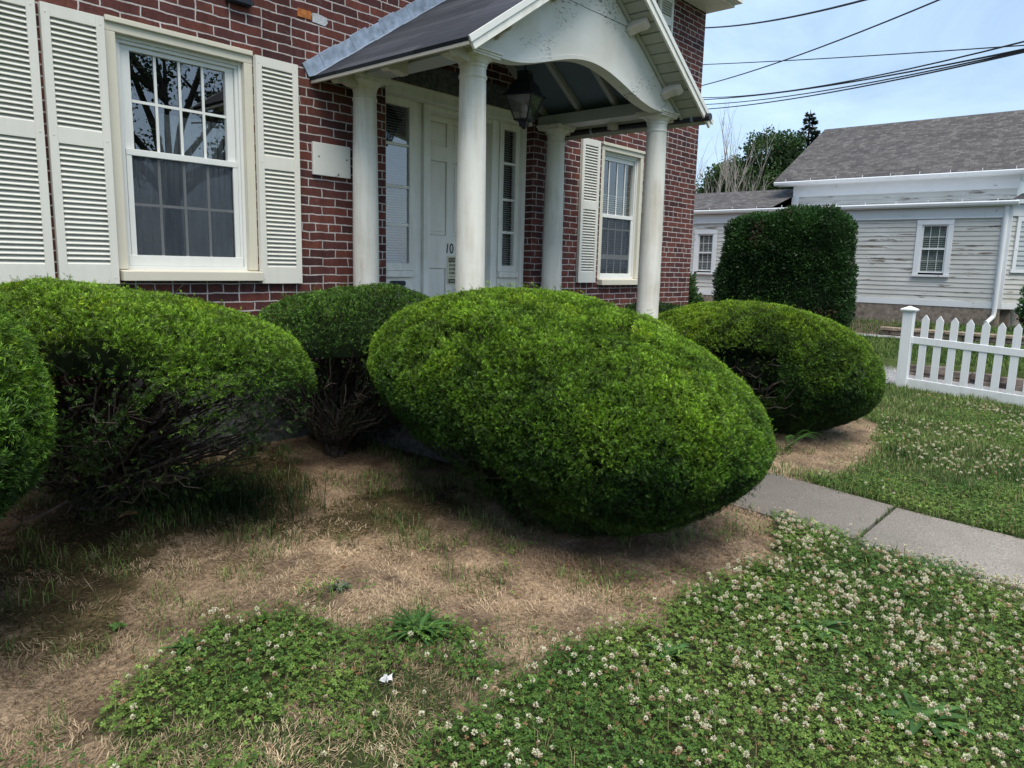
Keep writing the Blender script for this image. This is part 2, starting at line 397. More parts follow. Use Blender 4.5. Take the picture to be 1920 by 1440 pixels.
def zones(x, y):
    """fractions of clover, lawn grass, sparse weeds, moss and straw at ground points"""
    P = np.stack([x, y, np.zeros_like(x)], -1)
    jx = x + .10 * vnoise(P, 5, 1) + .045 * vnoise(P, 15, 3); jy = y + .10 * vnoise(P, 5, 2) + .045 * vnoise(P, 15, 4)
    jx = jx + RNG.normal(size=x.shape) * .035; jy = jy + RNG.normal(size=x.shape) * .035
    clover = inpoly(jx, jy, ZONE_CLOVER) | inpoly(jx, jy, ZONE_CLOVER_SMALL)
    weeds = inpoly(jx, jy, ZONE_WEEDS) | inpoly(jx, jy, ZONE_SPARSE)
    lawn = (x > 3.88) & ~inpoly(jx, jy, ZONE_DEAD_R) & (y < 1.5 + 0 * x)
    lawn |= (y < -6.2) & (x < 2.95)
    lawn |= (x < -2.6)
    moss = np.zeros(x.shape, bool)
    for p in ZONE_MOSS: moss |= inpoly(jx, jy, p)
    path = (jx > 2.97) & (jx < 3.85) & (y < -2.2)
    drive = (x > 9.7) & (x < 11.35)
    lawn &= ~drive & ~((x > 2) & (x < 8.2) & (y > -.35)); house = (y > 0) & (x < 8.1)
    lawn &= ~house
    clover &= ~path; weeds &= ~path & ~clover; lawn &= ~path & ~clover
    moss &= ~clover & ~weeds
    return dict(clover=clover, weeds=weeds, lawn=lawn, moss=moss, path=path, drive=drive, straw=~(clover | lawn | path | drive | house))

def make_ground():
    def axis(a, b, step, lo, hi):
        c = list(np.arange(a, b + 1e-6, step)); s = step; x = c[-1]
        while x < hi: s *= 1.22; x += s; c.append(x)
        s = step; x = c[0]
        while x > lo: s *= 1.22; x -= s; c.insert(0, x)
        return np.array(c)
    xs = axis(-2.2, 7.0, .045, -400, 500)
    xs = np.unique(np.concatenate([xs, np.arange(7.2, 16.2, .12), [9.75, 10., 11.3, 11.36, 11.42, 13.35, 13.44, 13.49, 13.54]]))
    ys = axis(-5.6, .3, .045, -420, 500)
    X, Y = np.meshgrid(xs, ys); x = X.ravel(); y = Y.ravel(); z = ground_h(x, y)
    P = np.stack([x, y, 0 * x], -1); near = np.exp(-((x - 2) ** 2 + (y + 3) ** 2) / 60)
    z = z + near * (.014 * vnoise(P, 3.2, 5) + .008 * vnoise(P, 9, 6))
    zn = zones(x, y)
    z = np.where((x > 2.8) & (x < 4.05) & (y < -2), ground_h(x, y) - .03, z)
    n = np.clip(vnoise(P, 7, 8) * .45 + .5 - .55 * np.clip(vnoise(P, 4.5, 61) * .6 + vnoise(P, 11, 62) * .5, 0, 1), 0, 1)[:, None]
    c = (1 - n) * np.array([.12, .085, .058]) + n * np.array([.48, .355, .24])
    c = np.where(zn['moss'][:, None], (1 - n) * np.array([.065, .050, .028]) + n * np.array([.17, .135, .065]), c)
    c = np.where((zn['clover'] | zn['weeds'])[:, None], np.array([.055, .062, .026]), c)
    c = np.where(zn['lawn'][:, None], (1 - n) * np.array([.05, .075, .022]) + n * np.array([.085, .12, .04]), c)
    c = np.where(zn['drive'][:, None], np.array([.30, .30, .31]), c)
    bed = (x > 13.2) & (x < 16) & (y > -2.1) & (y < 4)
    c = np.where(bed[:, None], (1 - n) * np.array([.085, .065, .048]) + n * np.array([.15, .115, .085]), c)
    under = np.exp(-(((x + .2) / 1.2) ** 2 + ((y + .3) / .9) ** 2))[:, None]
    c = c * (1 - .65 * under)  # shade under the window yew painted into the ground colour
    V = np.stack([x, y, z], -1); nx = len(xs); ny = len(ys)
    i = np.arange(nx * ny).reshape(ny, nx); F = np.stack([i[:-1, :-1], i[:-1, 1:], i[1:, 1:], i[1:, :-1]], -1).reshape(-1, 4)
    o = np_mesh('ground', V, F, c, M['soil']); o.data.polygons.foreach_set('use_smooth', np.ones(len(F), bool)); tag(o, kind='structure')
make_ground()

def gz(x, y): return float(ground_h(np.array([x]), np.array([y]))[0])

# concrete path to the porch, two slabs with an open joint and a third running on to the street
def slab(y0, y1, tilt=0):
    m = MB(); n = 14; xs = (2.95, 3.87); top = []; bot = []
    L = [(xs[0] + .018 * math.sin(y * 5 + y0), y) for y in np.linspace(y0, y1, n)]
    R = [(xs[1] + .018 * math.sin(y * 4 + 2), y) for y in np.linspace(y1, y0, n)]
    poly = L + R; N = len(poly)
    vs = [(x, y, gz(x, y) + .012 + tilt) for x, y in poly] + [(x, y, gz(x, y) - .1) for x, y in poly]
    fs = [(n - 1 - i, n - 2 - i, n + 1 + i, n + i) for i in range(n - 1)]
    m.add(vs, fs + [(i, (i + 1) % N, N + (i + 1) % N, N + i) for i in range(N)]); return m
pth = slab(-3.945, -2.35)
for a, b, t in ((-5.5, -3.965, -.006), (-7.2, -5.52, 0.), (-9.2, -7.22, 0.)):
    q = slab(a, b, t); pth.add(q.v, q.f)
tag(pth.build('path', M['path']), kind='structure')

# ------------------------------------------------------------------ brick house
HX0, HX1, HD, HZ0, HZ1 = -6.5, 8.086, 9.0, .2, 5.33
house = thing('brick_house', 'dark red brick house with white shutters and a columned front doorway', 'house', (0, 0, .3))
house.location = (0, 0, 0)
OPEN = [(.265, 1.272, 1.70, 3.315), (2.50, 4.49, .95, 3.40), (5.75, 6.69, 1.65, 3.295), (5.72, 6.80, 4.62, 5.2)]
def brick_walls():
    m = MB(); xs = sorted({HX0, HX1} | {v for o in OPEN for v in o[:2]}); zs = sorted({1.02, HZ1} | {v for o in OPEN for v in o[2:] if v > 1.02})
    for i in range(len(xs) - 1):
        for j in range(len(zs) - 1):
            cx = (xs[i] + xs[i + 1]) / 2; cz = (zs[j] + zs[j + 1]) / 2
            if any(a < cx < b and c < cz < d for a, b, c, d in OPEN): continue
            m.add([(xs[i], 0, zs[j]), (xs[i + 1], 0, zs[j]), (xs[i + 1], 0, zs[j + 1]), (xs[i], 0, zs[j + 1])], [(0, 1, 2, 3)])
            m.add([(xs[i], .32, zs[j]), (xs[i + 1], .32, zs[j]), (xs[i + 1], .32, zs[j + 1]), (xs[i], .32, zs[j + 1])], [(3, 2, 1, 0)])
    for a, b, c, d in OPEN:
        c = max(c, 1.02)
        m.add([(a, 0, c), (a, .32, c), (a, .32, d), (a, 0, d)], [(0, 1, 2, 3)])
        m.add([(b, 0, c), (b, .32, c), (b, .32, d), (b, 0, d)], [(3, 2, 1, 0)])
        m.add([(a, 0, d), (b, 0, d), (b, .32, d), (a, .32, d)], [(3, 2, 1, 0)])
        m.add([(a, 0, c), (b, 0, c), (b, .32, c), (a, .32, c)], [(0, 1, 2, 3)])
    z0 = 1.02
    for (xa, ya), (xb, yb) in (((HX1, 0), (HX1, HD)), ((HX1, HD), (HX0, HD)), ((HX0, HD), (HX0, 0))):
        m.add([(xa, ya, z0), (xb, yb, z0), (xb, yb, HZ1), (xa, ya, HZ1)], [(0, 1, 2, 3)])
    return m.build('wall', M['brick'], house)
brick_walls()
f = MB()
for a, b in ((HX0 - .03, 2.0), (4.8, HX1 + .03)): f.box(a, b, -.03, .3, HZ0 - .3, 1.02)
f.box(2.0, 4.8, -.02, .3, HZ0 - .3, .94); f.box(HX1 - .3, HX1 + .03, .3, HD, HZ0 - .3, 1.02); f.box(HX0 - .03, HX0 + .3, .3, HD, HZ0 - .3, 1.02)
f.build('foundation', M['foundation'], house)
e = MB(); e.box(HX0 - .05, HX1 + .035, -.40, HD + .3, HZ1, HZ1 + .12); e.build('eaves_soffit', M['white'], house)
e = MB(); e.box(HX0 - .05, HX1 + .04, -.51, -.402, HZ1 + .03, HZ1 + .15); e.build('gutter', M['vinyl'], house)
r = MB(); a0, a1, b0, b1, z0 = HX0 - .08, HX1 + .06, -.45, HD + .35, HZ1 + .155
r.add([(a0, b0, z0), (a1, b0, z0), (a1, b1, z0), (a0, b1, z0), (a0 + 4.5, 4.5, z0 + 2.6), (a1 - 4.5, 4.5, z0 + 2.6)],
      [(0, 1, 5, 4), (1, 2, 5), (2, 3, 4, 5), (3, 0, 4), (3, 2, 1, 0)])
r.uv = lambda p: (p[0] + p[1], p[2] * 1.9)
r.build('roof', M['roof'], house)
# patched brick, bloom, vent
tag(MB().box(1.655, 1.775, -.006, .01, 3.675, 3.735).build('replaced_brick', M['orange'], house), 'orange half brick')
mb = MB(); mb.prism([(1.785, 3.665), (1.90, 3.66), (1.925, 3.69), (1.91, 3.725), (1.83, 3.735), (1.785, 3.73)], (0, -.005, 0), (1, 0, 0), (0, 0, 1), (0, .02, 0)); mb.build('mortar_patch', M['patch'], house)
mb = MB()
mb.box(1.075, 1.25, -.05, -.001, 3.625, 3.85)
for k in range(5): mb.box(1.065, 1.262, -.062 + .004 * k, -.0505, 3.632 + .043 * k, 3.66 + .043 * k)
mb.build('wall_vent', M['iron'], house)

def wavy_sheet(x0, x1, y, z0, z1, amp, n, waves, bottom=0.):
    m = MB(); vs = []; fs = []
    for j, z in enumerate((z0, (z0 + z1) / 2, z1)):
        for i in range(n):
            t = i / (n - 1); a = amp * (1 - .45 * (j == 2))
            vs.append((x0 + (x1 - x0) * t, y + a * math.sin(t * waves * 2 * PI + .6 * j) + .3 * a * math.sin(t * waves * 5.3), z + (bottom * math.sin(t * 9) if j == 0 else 0)))
    for j in range(2):
        for i in range(n - 1): fs.append((j * n + i, j * n + i + 1, (j + 1) * n + i + 1, (j + 1) * n + i))
    m.add(vs, fs, True); return m

def sheet(x0, x1, y, z0, z1): return MB().add([(x0, y, z0), (x1, y, z0), (x1, y, z1), (x0, y, z1)], [(0, 1, 2, 3)])
def window(parent, x0, x1, z0, z1, zm, gx0, gx1, gz0, gz1, gm0, gm1, screen=True, kind='curtain', rail=None):
    """double-hung window set in its opening; g* are the clear panes, zm the meeting rail"""
    fr = MB()  # cream casing lining the masonry opening
    cw = .066
    for bx in ((x0, x0 + cw, z0 + .06, z1 - cw), (x1 - cw, x1, z0 + .06, z1 - cw), (x0, x1, z1 - cw, z1)):
        fr.box(bx[0], bx[1], .004, .13, bx[2], bx[3])
    fr.box(x0 + .003, x1 - .003, -.015, .012, z1 - .012, z1 + .022)
    w = fr.build('window', M['cream'], parent, .004)
    a, b, zb, zt = x0 + cw, x1 - cw, z0 + .06, z1 - cw
    v = MB(); fw = .04
    for k, (ins, yy) in enumerate(((0, .045), (.022, .06))):
        aa, bb, tt, bo = a + ins, b - ins, zt - ins, zb + ins * .5
        v.box(aa, aa + .022, yy, .12, bo, tt - .022); v.box(bb - .022, bb, yy, .12, bo, tt - .022); v.box(aa, bb, yy, .12, tt - .022, tt)
    v.box(a + .001, b - .001, .042, .121, zb - .004, zb + .022)
    v.build('frame', M['vinyl'], w, .003)
    us = MB(); A, B = a + .046, b - .046
    us.box(A, gx0, .080, .12, gm1, zt - .046); us.box(gx1, B, .080, .12, gm1, zt - .046); us.box(A, B, .079, .119, gz1, zt - .045); us.box(A, B, .078, .118, zm + .005, gm1)
    us.build('upper_sash', M['vinyl'], w, .003)
    ls = MB(); lw = .036
    ls.box(A, A + lw, .058, .076, zb + .024, zm); ls.box(B - lw, B, .058, .076, zb + .024, zm); ls.box(A, B, .055, .0765, zm - .022, zm + .02); ls.box(A - .02, B + .02, .054, .0768, zb + .0225, gz0)
    ls.build('lower_sash', M['vinyl'], w, .003)
    sheet(gx0 - .005, gx1 + .005, .1, gm1 - .004, gz1 + .004).build('pane', M['glass'], w)
    sheet(A + lw - .006, B - lw + .006, .087, gz0 - .01, zm - .02).build('pane', M['glass'], w)
    mu = MB(); W = gx1 - gx0
    cols = 4 if kind == 'curtain' else 4
    for i in range(1, cols): mu.box(gx0 + W * i / cols - .009, gx0 + W * i / cols + .009, .092, .0985, gm1, gz1)
    if kind == 'curtain': mu.box(gx0, gx1, .0918, .0987, (gm1 + gz1) / 2 - .009, (gm1 + gz1) / 2 + .009)
    la, lb = A + lw + .01, B - lw - .01
    lz0, lz1 = gz0 + .02, zm - .06
    for i in range(1, cols): mu.box(la + (lb - la) * i / cols - .009, la + (lb - la) * i / cols + .009, .0795, .0855, gz0 - .005, zm - .02)
    mz = gz0 + (zm - gz0) * (.5 if kind == 'curtain' else .78)
    mu.box(la - .01, lb + .01, .0793, .0857, mz - .009, mz + .009)
    if rail: mu.box(la - .01, lb + .01, .079, .0862, rail - .03, rail + .03)
    mu.build('muntins', M['vinyl'], w)
    if screen:
        sc = MB().box(A + lw + .003, B - lw - .003, .070, .0705, gz0 + .003, zm - .023); sc.build('insect_screen', M['screen'], w)
    if kind == 'curtain':
        wavy_sheet(x0 + .42, x1 + .05, .27, z0, gm1 + (gz1 - gm1) * .47, .022, 90, 13).build('curtain', M['curtain'], w)
        wavy_sheet(x0 - .05, x0 + .40, .25, z0, zm - .03, .02, 60, 7).build('curtain', M['curtain'], w)
    else:
        bl = MB(); z = z0 + .06
        while z < gz1 - .38:
            bl.add([(x0 + .05, .17, z), (x1 - .05, .17, z), (x1 - .05, .195, z + .012), (x0 + .05, .195, z + .012)], [(0, 1, 2, 3)]); z += .027
        bl.build('blind', M['blind'], w)
        wavy_sheet(x1 - .26, x1 - .04, .23, z0, gz1, .012, 30, 4).build('curtain', M['curtain'], w)
    si = MB()
    si.add([(x0 + .003, -.075, z0 - .015), (x1 - .003, -.075, z0 - .015), (x1 - .003, -.075, z0 + .05), (x0 + .003, -.075, z0 + .05), (x0 + .003, .13, z0 - .015), (x1 - .003, .13, z0 - .015), (x1 - .003, .13, z0 + .065), (x0 + .003, .13, z0 + .065)],
           [(0, 1, 2, 3), (5, 4, 7, 6), (3, 2, 6, 7), (0, 4, 5, 1), (1, 5, 6, 2), (4, 0, 3, 7)])
    si.build('sill', M['cream'], w, .004)
    # near-black box, coloured to stand in for the unlit room behind the glass
    dk = MB(); X0, X1, Y0, Y1 = x0 - .6, x1 + .6, .33, 2.4
    dk.add([(X0, Y1, z0 - .8), (X1, Y1, z0 - .8), (X1, Y1, z1 + .3), (X0, Y1, z1 + .3)], [(0, 1, 2, 3)])
    dk.add([(X0, Y0, z0 - .8), (X0, Y1, z0 - .8), (X0, Y1, z1 + .3), (X0, Y0, z1 + .3)], [(0, 1, 2, 3)])
    dk.add([(X1, Y0, z0 - .8), (X1, Y1, z0 - .8), (X1, Y1, z1 + .3), (X1, Y0, z1 + .3)], [(3, 2, 1, 0)])
    dk.add([(X0, Y0, z0 - .8), (X1, Y0, z0 - .8), (X1, Y1, z0 - .8), (X0, Y1, z0 - .8)], [(0, 1, 2, 3)])
    dk.add([(X0, Y0, z1 + .3), (X1, Y0, z1 + .3), (X1, Y1, z1 + .3), (X0, Y1, z1 + .3)], [(3, 2, 1, 0)])
    dk.build('room_lining', M['windowdark'], w)
    return w
w1 = window(house, .265, 1.272, 1.70, 3.315, 2.53, .441, 1.10, 1.855, 3.174, 2.53, 2.55)
w2 = window(house, 5.75, 6.69, 1.65, 3.295, 2.475, 5.875, 6.58, 1.775, 3.135, 2.47, 2.50, kind='blind', rail=1.98)
# upstairs window, mostly hidden by the porch gable
w3 = window(house, 5.72, 6.80, 4.62, 5.2, 4.9, 5.86, 6.66, 4.75, 5.1, 4.9, 4.92, kind='blind')

def shutter(x0, x1, z0, z1, zr=None):
    m = MB(); y0, y1 = -.042, -.004; st = .048; zr = zr or z0 + (z1 - z0) * .545
    m.box(x0, x0 + st, y0, y1, z0, z1); m.box(x1 - st, x1, y0, y1, z0, z1)
    m.box(x0 + st, x1 - st, y0 + .002, y1, z1 - .07, z1); m.box(x0 + st, x1 - st, y0 + .002, y1, z0, z0 + .12); m.box(x0 + st, x1 - st, y0 + .002, y1, zr - .045, zr + .045)
    m.box(x0 + st, x1 - st, -.012, -.0035, z0 + .12, z1 - .07)
    def louv(za, zb):
        n = int((zb - za) / .0305)
        for i in range(n):
            z = za + (zb - za) * i / n; h = (zb - za) / n
            m.hexa([(x0 + st, y0 + .003, z), (x1 - st, y0 + .003, z), (x1 - st, -.013, z + h * .45), (x0 + st, -.013, z + h * .45),
                    (x0 + st, y0 + .003, z + .006), (x1 - st, y0 + .003, z + .006), (x1 - st, -.013, z + h * .98), (x0 + st, -.013, z + h * .98)])
    louv(z0 + .12, zr - .045); louv(zr + .045, z1 - .07)
    for sx in (x0 + .024, x1 - .024):
        for sz in (z0 + .04, zr, z1 - .05): m.lathe([(.006, 0), (.006, .002)], (0, 0), 8) if False else m.box(sx - .005, sx + .005, y0 - .002, y0, sz - .005, sz + .005)
    return m.build('shutter', M['shutter'], house, .003)
ZB, ZT = 1.665, 3.31
shutter(-.0985, .2515, ZB, ZT); shutter(1.2735, 1.6235, ZB, ZT); shutter(5.31, 5.66, ZB, ZT - .01)
shutter(-.475, -.124, ZB - .005, ZT + .02); shutter(6.805, 7.15, 4.60, 5.26)

# doorway ---------------------------------------------------------------------
YS, YD = .15, .33
fm = MB()
fm.box(2.50, 4.49, .03, YS + .1, 3.30, 3.40)                  # head
fm.box(2.503, 4.487, .018, .032, 3.375, 3.402)
for a, b in ((2.503, 2.56), (4.43, 4.487)): fm.box(a, b, .10, YS + .1, .95, 3.30)
for a, b in ((2.955, 3.055), (4.06, 4.12)): fm.box(a, b, YS + .012, YD + .04, .95, 3.30)   # mullion boards
for a, b in ((3.057, 3.135), (3.985, 4.058)): fm.box(a, b, YS - .022, YD + .045, .95, 3.30)   # door casings
fm.box(3.137, 3.983, YS - .015, YD + .04, 3.262, 3.299)
fm.build('door_frame', M['white'], house, .004)
MB().box(2.42, 4.56, -.012, .30, 3.402, 3.60).build('lintel', M['lintel'], house)
def raised_panel(m, x0, x1, z0, z1, y):
    m.box(x0, x1, y - .002, y + .008, z0, z1)
    ins = .035
    m.hexa([(x0 + .012, y - .004, z0 + .012), (x1 - .012, y - .004, z0 + .012), (x1 - .012, y, z0 + .012), (x0 + .012, y, z0 + .012), (x0 + .012, y - .004, z1 - .012), (x1 - .012, y - .004, z1 - .012), (x1 - .012, y, z1 - .012), (x0 + .012, y, z1 - .012)])
    m.hexa([(x0 + ins, y - .014, z0 + ins), (x1 - ins, y - .014, z0 + ins), (x1 - ins, y - .004, z0 + ins), (x0 + ins, y - .004, z0 + ins), (x0 + ins, y - .014, z1 - ins), (x1 - ins, y - .014, z1 - ins), (x1 - ins, y - .004, z1 - ins), (x0 + ins, y - .004, z1 - ins)])
d = MB(); DX0, DX1 = 3.137, 3.983; y = YD
xa, xb, xc, xd = DX0 + .1, DX0 + .385, DX1 - .385, DX1 - .1
zs = [1.14, 1.80, 2.125, 2.84, 2.985, 3.205]
# stiles and rails stand proud of the panel backs
for a, b in ((DX0, xa), (xd, DX1)): d.box(a, b, y - .018, y + .03, .97, 3.26)
d.box(xb, xc, y - .018, y + .03, .97, 3.26)
for a, b in ((.97, zs[0]), (zs[1], zs[2]), (zs[3], zs[4]), (zs[5], 3.26)):
    for p, q in ((xa, xb), (xc, xd)): d.box(p, q, y - .0175, y + .03, a, b)
for a, b in ((zs[0], zs[1]), (zs[2], zs[3]), (zs[4], zs[5])):
    for p, q in ((xa, xb), (xc, xd)): raised_panel(d, p + .003, q - .003, a + .003, b - .003, y)
door = d.build('door', M['door'], house, .003)
mb = MB(); mb.lathe([(.03, 0), (.03, .006), (.012, .008), (.012, .03), (.026, .04), (.028, .055), (.018, .066)], (0, 0), 18)
kn = mb.build('door_knob', M['iron'], door); kn.rotation_euler = (PI / 2, 0, 0); kn.location = (DX1 - .06, y - .018, 1.86)
def text_mesh(body, name, x, y, z, size, mat, parent, align='LEFT', sx=1., ext=.0008, shear=0.):
    cu = bpy.data.curves.new(name, 'FONT'); cu.body = body; cu.size = size; cu.extrude = ext; cu.align_x = align; cu.shear = shear
    o = bpy.data.objects.new(name, cu); COL.objects.link(o)
    bpy.context.view_layer.update(); dg = bpy.context.evaluated_depsgraph_get()
    me = bpy.data.meshes.new_from_object(o.evaluated_get(dg)); bpy.data.objects.remove(o)
    me.materials.clear(); me.materials.append(mat)
    q = bpy.data.objects.new(name, me); link(q, parent); q.location = (x, y, z); q.rotation_euler = (PI / 2, 0, 0); q.scale = (sx, 1, 1)
    return q
for ch, x in (('1', 3.502), ('0', 3.566), ('1', 3.652)): text_mesh(ch, 'house_number', x, y - .021, 1.952, .142, M['black'], door, sx=.85, ext=.0015, shear=.12 if ch == '1' else 0)
# sidelights
def sidelight(x0, x1):
    m = MB(); gx0, gx1 = x0 + .06, x1 - .06; zlo, zhi = 1.775, 3.30
    m.box(x0, gx0, YS - .005, YS + .05, zlo, zhi); m.box(gx1, x1, YS - .005, YS + .05, zlo, zhi)
    m.box(gx0, gx1, YS - .004, YS + .05, 3.235, zhi); m.box(gx0, gx1, YS - .004, YS + .05, zlo, 1.842)
    for zz in (2.19, 2.53, 2.90): m.box(gx0, gx1, YS + .002, YS + .03, zz - .013, zz + .013)
    m.box(x0, x1, YS - .028, YS + .05, 1.715, 1.773)
    m.box(x0, x1, YS + .004, YS + .05, .95, 1.713)
    s = m.build('sidelight', M['white'], house, .003)
    z4 = [1.842, 2.177, 2.203, 2.517, 2.543, 2.887, 2.913, 3.235]
    for k in range(4): sheet(gx0 + .001, gx1 - .001, YS + .016, z4[2 * k], z4[2 * k + 1]).build('pane', M['glass'], s)
    bl = MB(); z = 1.80
    while z < 3.25:
        bl.add([(gx0 - .01, YS + .058, z), (gx1 + .01, YS + .058, z), (gx1 + .01, YS + .075, z + .012), (gx0 - .01, YS + .075, z + .012)], [(0, 1, 2, 3)]); z += .023
    bl.build('blind', M['blind'], s)
    dk = MB().box(x0, x1, YS + .16, YS + .165, .95, 3.3); dk.build('backing', M['windowdark'], s)
    return s
s1 = sidelight(2.562, 2.953); s2 = sidelight(4.122, 4.428)
ml = MB()
pts = [(2.632 + .025 + .025 * math.cos(a), 1.655 + .025 * math.sin(a)) for a in np.linspace(PI / 2, 1.5 * PI, 8)] + [(2.80 + .025 * math.cos(a), 1.655 + .025 * math.sin(a)) for a in np.linspace(-PI / 2, PI / 2, 8)]
ml.prism(pts, (.03, YS - .002, 0), (1, 0, 0), (0, 0, 1), (0, .02, 0)); ml.build('mail_slot', M['iron'], house)

# notice on the door and blank plaque on the brick: things of their own
nx, nz = 3.535, 1.636
notice = thing('door_notice', 'cream delivery notice with black bands, stuck on the front door under the house number', 'sign', (nx, YD - .02, nz))
MB().box(0, .20, -.004, .001, 0, .288).build('board', M['notice'], notice)
MB().box(.018, .182, -.0055, -.004, .225, .272).build('heading_band', M['black'], notice); MB().box(.018, .182, -.0055, -.004, .014, .058).build('footer_band', M['black'], notice)
text_mesh('PLEASE', 'lettering', .024, -.0068, .234, .043, M['notice'], notice, sx=.82)
text_mesh('THANK YOU', 'lettering', .024, -.0068, .023, .040, M['notice'], notice, sx=.56)
for tx, zz, s_ in (('DELIVER', .185, .82), ('ALL PACKAGES', .145, .52), ('TO SIDE DOOR', .105, .55)): text_mesh(tx, 'lettering', .024, -.0058, zz, .037, M['black'], notice, sx=s_)
MB().box(.024, .176, -.0055, -.004, .078, .083).build('rule', M['black'], notice)
plq = thing('wall_plaque', 'blank white painted board with flaking paint, screwed to the brick beside the porch', 'plaque', (1.755, 0, 2.52))
MB().box(0, .355, -.028, -.001, 0, .252).build('board', M['plaque'], plq, .004)
for sx_ in (.05, .315): MB().lathe([(.006, 0), (.006, .003)], (0, 0), 10).build('screw', M['iron'], plq); o = COL.objects[-1] if False else bpy.data.objects[[k for k in bpy.data.objects.keys() if k.startswith('screw')][-1]]; o.rotation_euler = (PI / 2, 0, 0); o.location = (sx_, -.028, .145)

# ------------------------------------------------------------------ portico
por = thing('portico', 'white gabled front porch with four round columns and a curved arch over the doorway', 'porch', (3.39, 0, .95))
por.location = (0, 0, 0)
CXL, CXR, CYF, CYB, RX = 2.151, 4.643, -1.3885, -.17, 3.39
SL = .66
def roof_under(x): return 4.27 - SL * abs(x - RX)
fl = MB(); fl.box(1.93, 4.87, -1.62, -.02, .40, .95); fl.build('porch_floor', M['foundation'], por, .01)
st = MB()
for i, (ya, zt) in enumerate(((-1.92, .78), (-2.22, .60), (-2.52, .42))): st.box(2.85 + .001 * i, 3.95 - .001 * i, ya, -1.621 if i == 0 else ya + .2995, .2, zt)
st.build('steps', M['porchfloor'], por, .008)
def column(cx, cy):
    p = [(.135, 1.0), (.14, 1.02), (.14, 1.05), (.128, 1.07), (.118, 1.085), (.118, 1.1), (.109, 1.13), (.1085, 1.6), (.106, 2.1), (.1, 2.7), (.0935, 3.1), (.0935, 3.118), (.098, 3.122), (.1005, 3.132), (.098, 3.142), (.093, 3.146), (.0915, 3.19),
         (.0965, 3.194), (.098, 3.204), (.0965, 3.212), (.102, 3.216), (.106, 3.228), (.116, 3.240), (.128, 3.247), (.1335, 3.252)]
    c = MB().lathe(p, (cx, cy), 48); o = c.build('column', M['column'], por)
    MB().box(cx - .15, cx + .15, cy - .15, cy + .15, .951, .999).build('plinth', M['column'], o, .006)
    a = MB(); h = .1365
    for hh, za, zb in ((h, 3.2525, 3.268), (h + .006, 3.2685, 3.283), (h + .014, 3.2835, 3.303)): a.box(cx - hh, cx + hh, cy - hh, min(cy + hh, -.002), za, zb)
    a.build('capital', M['column'], o, .003)
for cx in (CXL, CXR):
    for cy in (CYF, CYB): column(cx, cy)
for cx in (CXL, CXR): MB().box(cx - .105, cx + .105, -1.395, -.002, 3.29, 3.40).build('side_beam', M['rafter'], por, .003)
# gable board with the bell shaped arch
def arch(x): 
    d = min(1., abs(x - RX) / 1.06); return 3.275 + .198 * (.5 + .5 * math.cos(PI * d))
gx = list(np.linspace(2.02, 4.76, 81)); g = MB(); yf, yb = -1.505, -1.40; vs = []; fs = []
for x in gx:
    zt = max(roof_under(x), arch(x) + .01); vs += [(x, yf, arch(x)), (x, yf, zt), (x, yb, arch(x)), (x, yb, zt)]
for i in range(len(gx) - 1):
    a = 4 * i; b = a + 4; fs += [(a, b, b + 1, a + 1), (b + 2, a + 2, a + 3, b + 3), (a, a + 2, b + 2, b), (a + 1, b + 1, b + 3, a + 3)]
fs += [(0, 1, 3, 2), (4 * 80, 4 * 80 + 2, 4 * 80 + 3, 4 * 80 + 1)]
g.add(vs, fs); gab = g.build('gable_board', M['gable'], por)
mo = MB(); vs = []; fs = []
for x in gx:
    for o_, yy in ((.0, -1.5055), (.0, -1.515), (.03, -1.515), (.034, -1.5055)): vs.append((x, yy, arch(x) + o_))
for i in range(len(gx) - 1):
    a = 4 * i; b = a + 4; fs += [(a, b, b + 1, a + 1), (a + 1, b + 1, b + 2, a + 2), (a + 2, b + 2, b + 3, a + 3)]
mo.add(vs, fs); mo.build('arch_moulding', M['gable'], gab)
mb = MB()
for (xa, za), (xb, zb) in (((2.5, 3.86), (3.39, 3.862)), ((3.39, 3.862), (4.02, 3.858))): mb.box(xa, xb, -1.5075, -1.5052, za - .0015, za + .0015)
mb.build('board_seam', M['black'], gab)
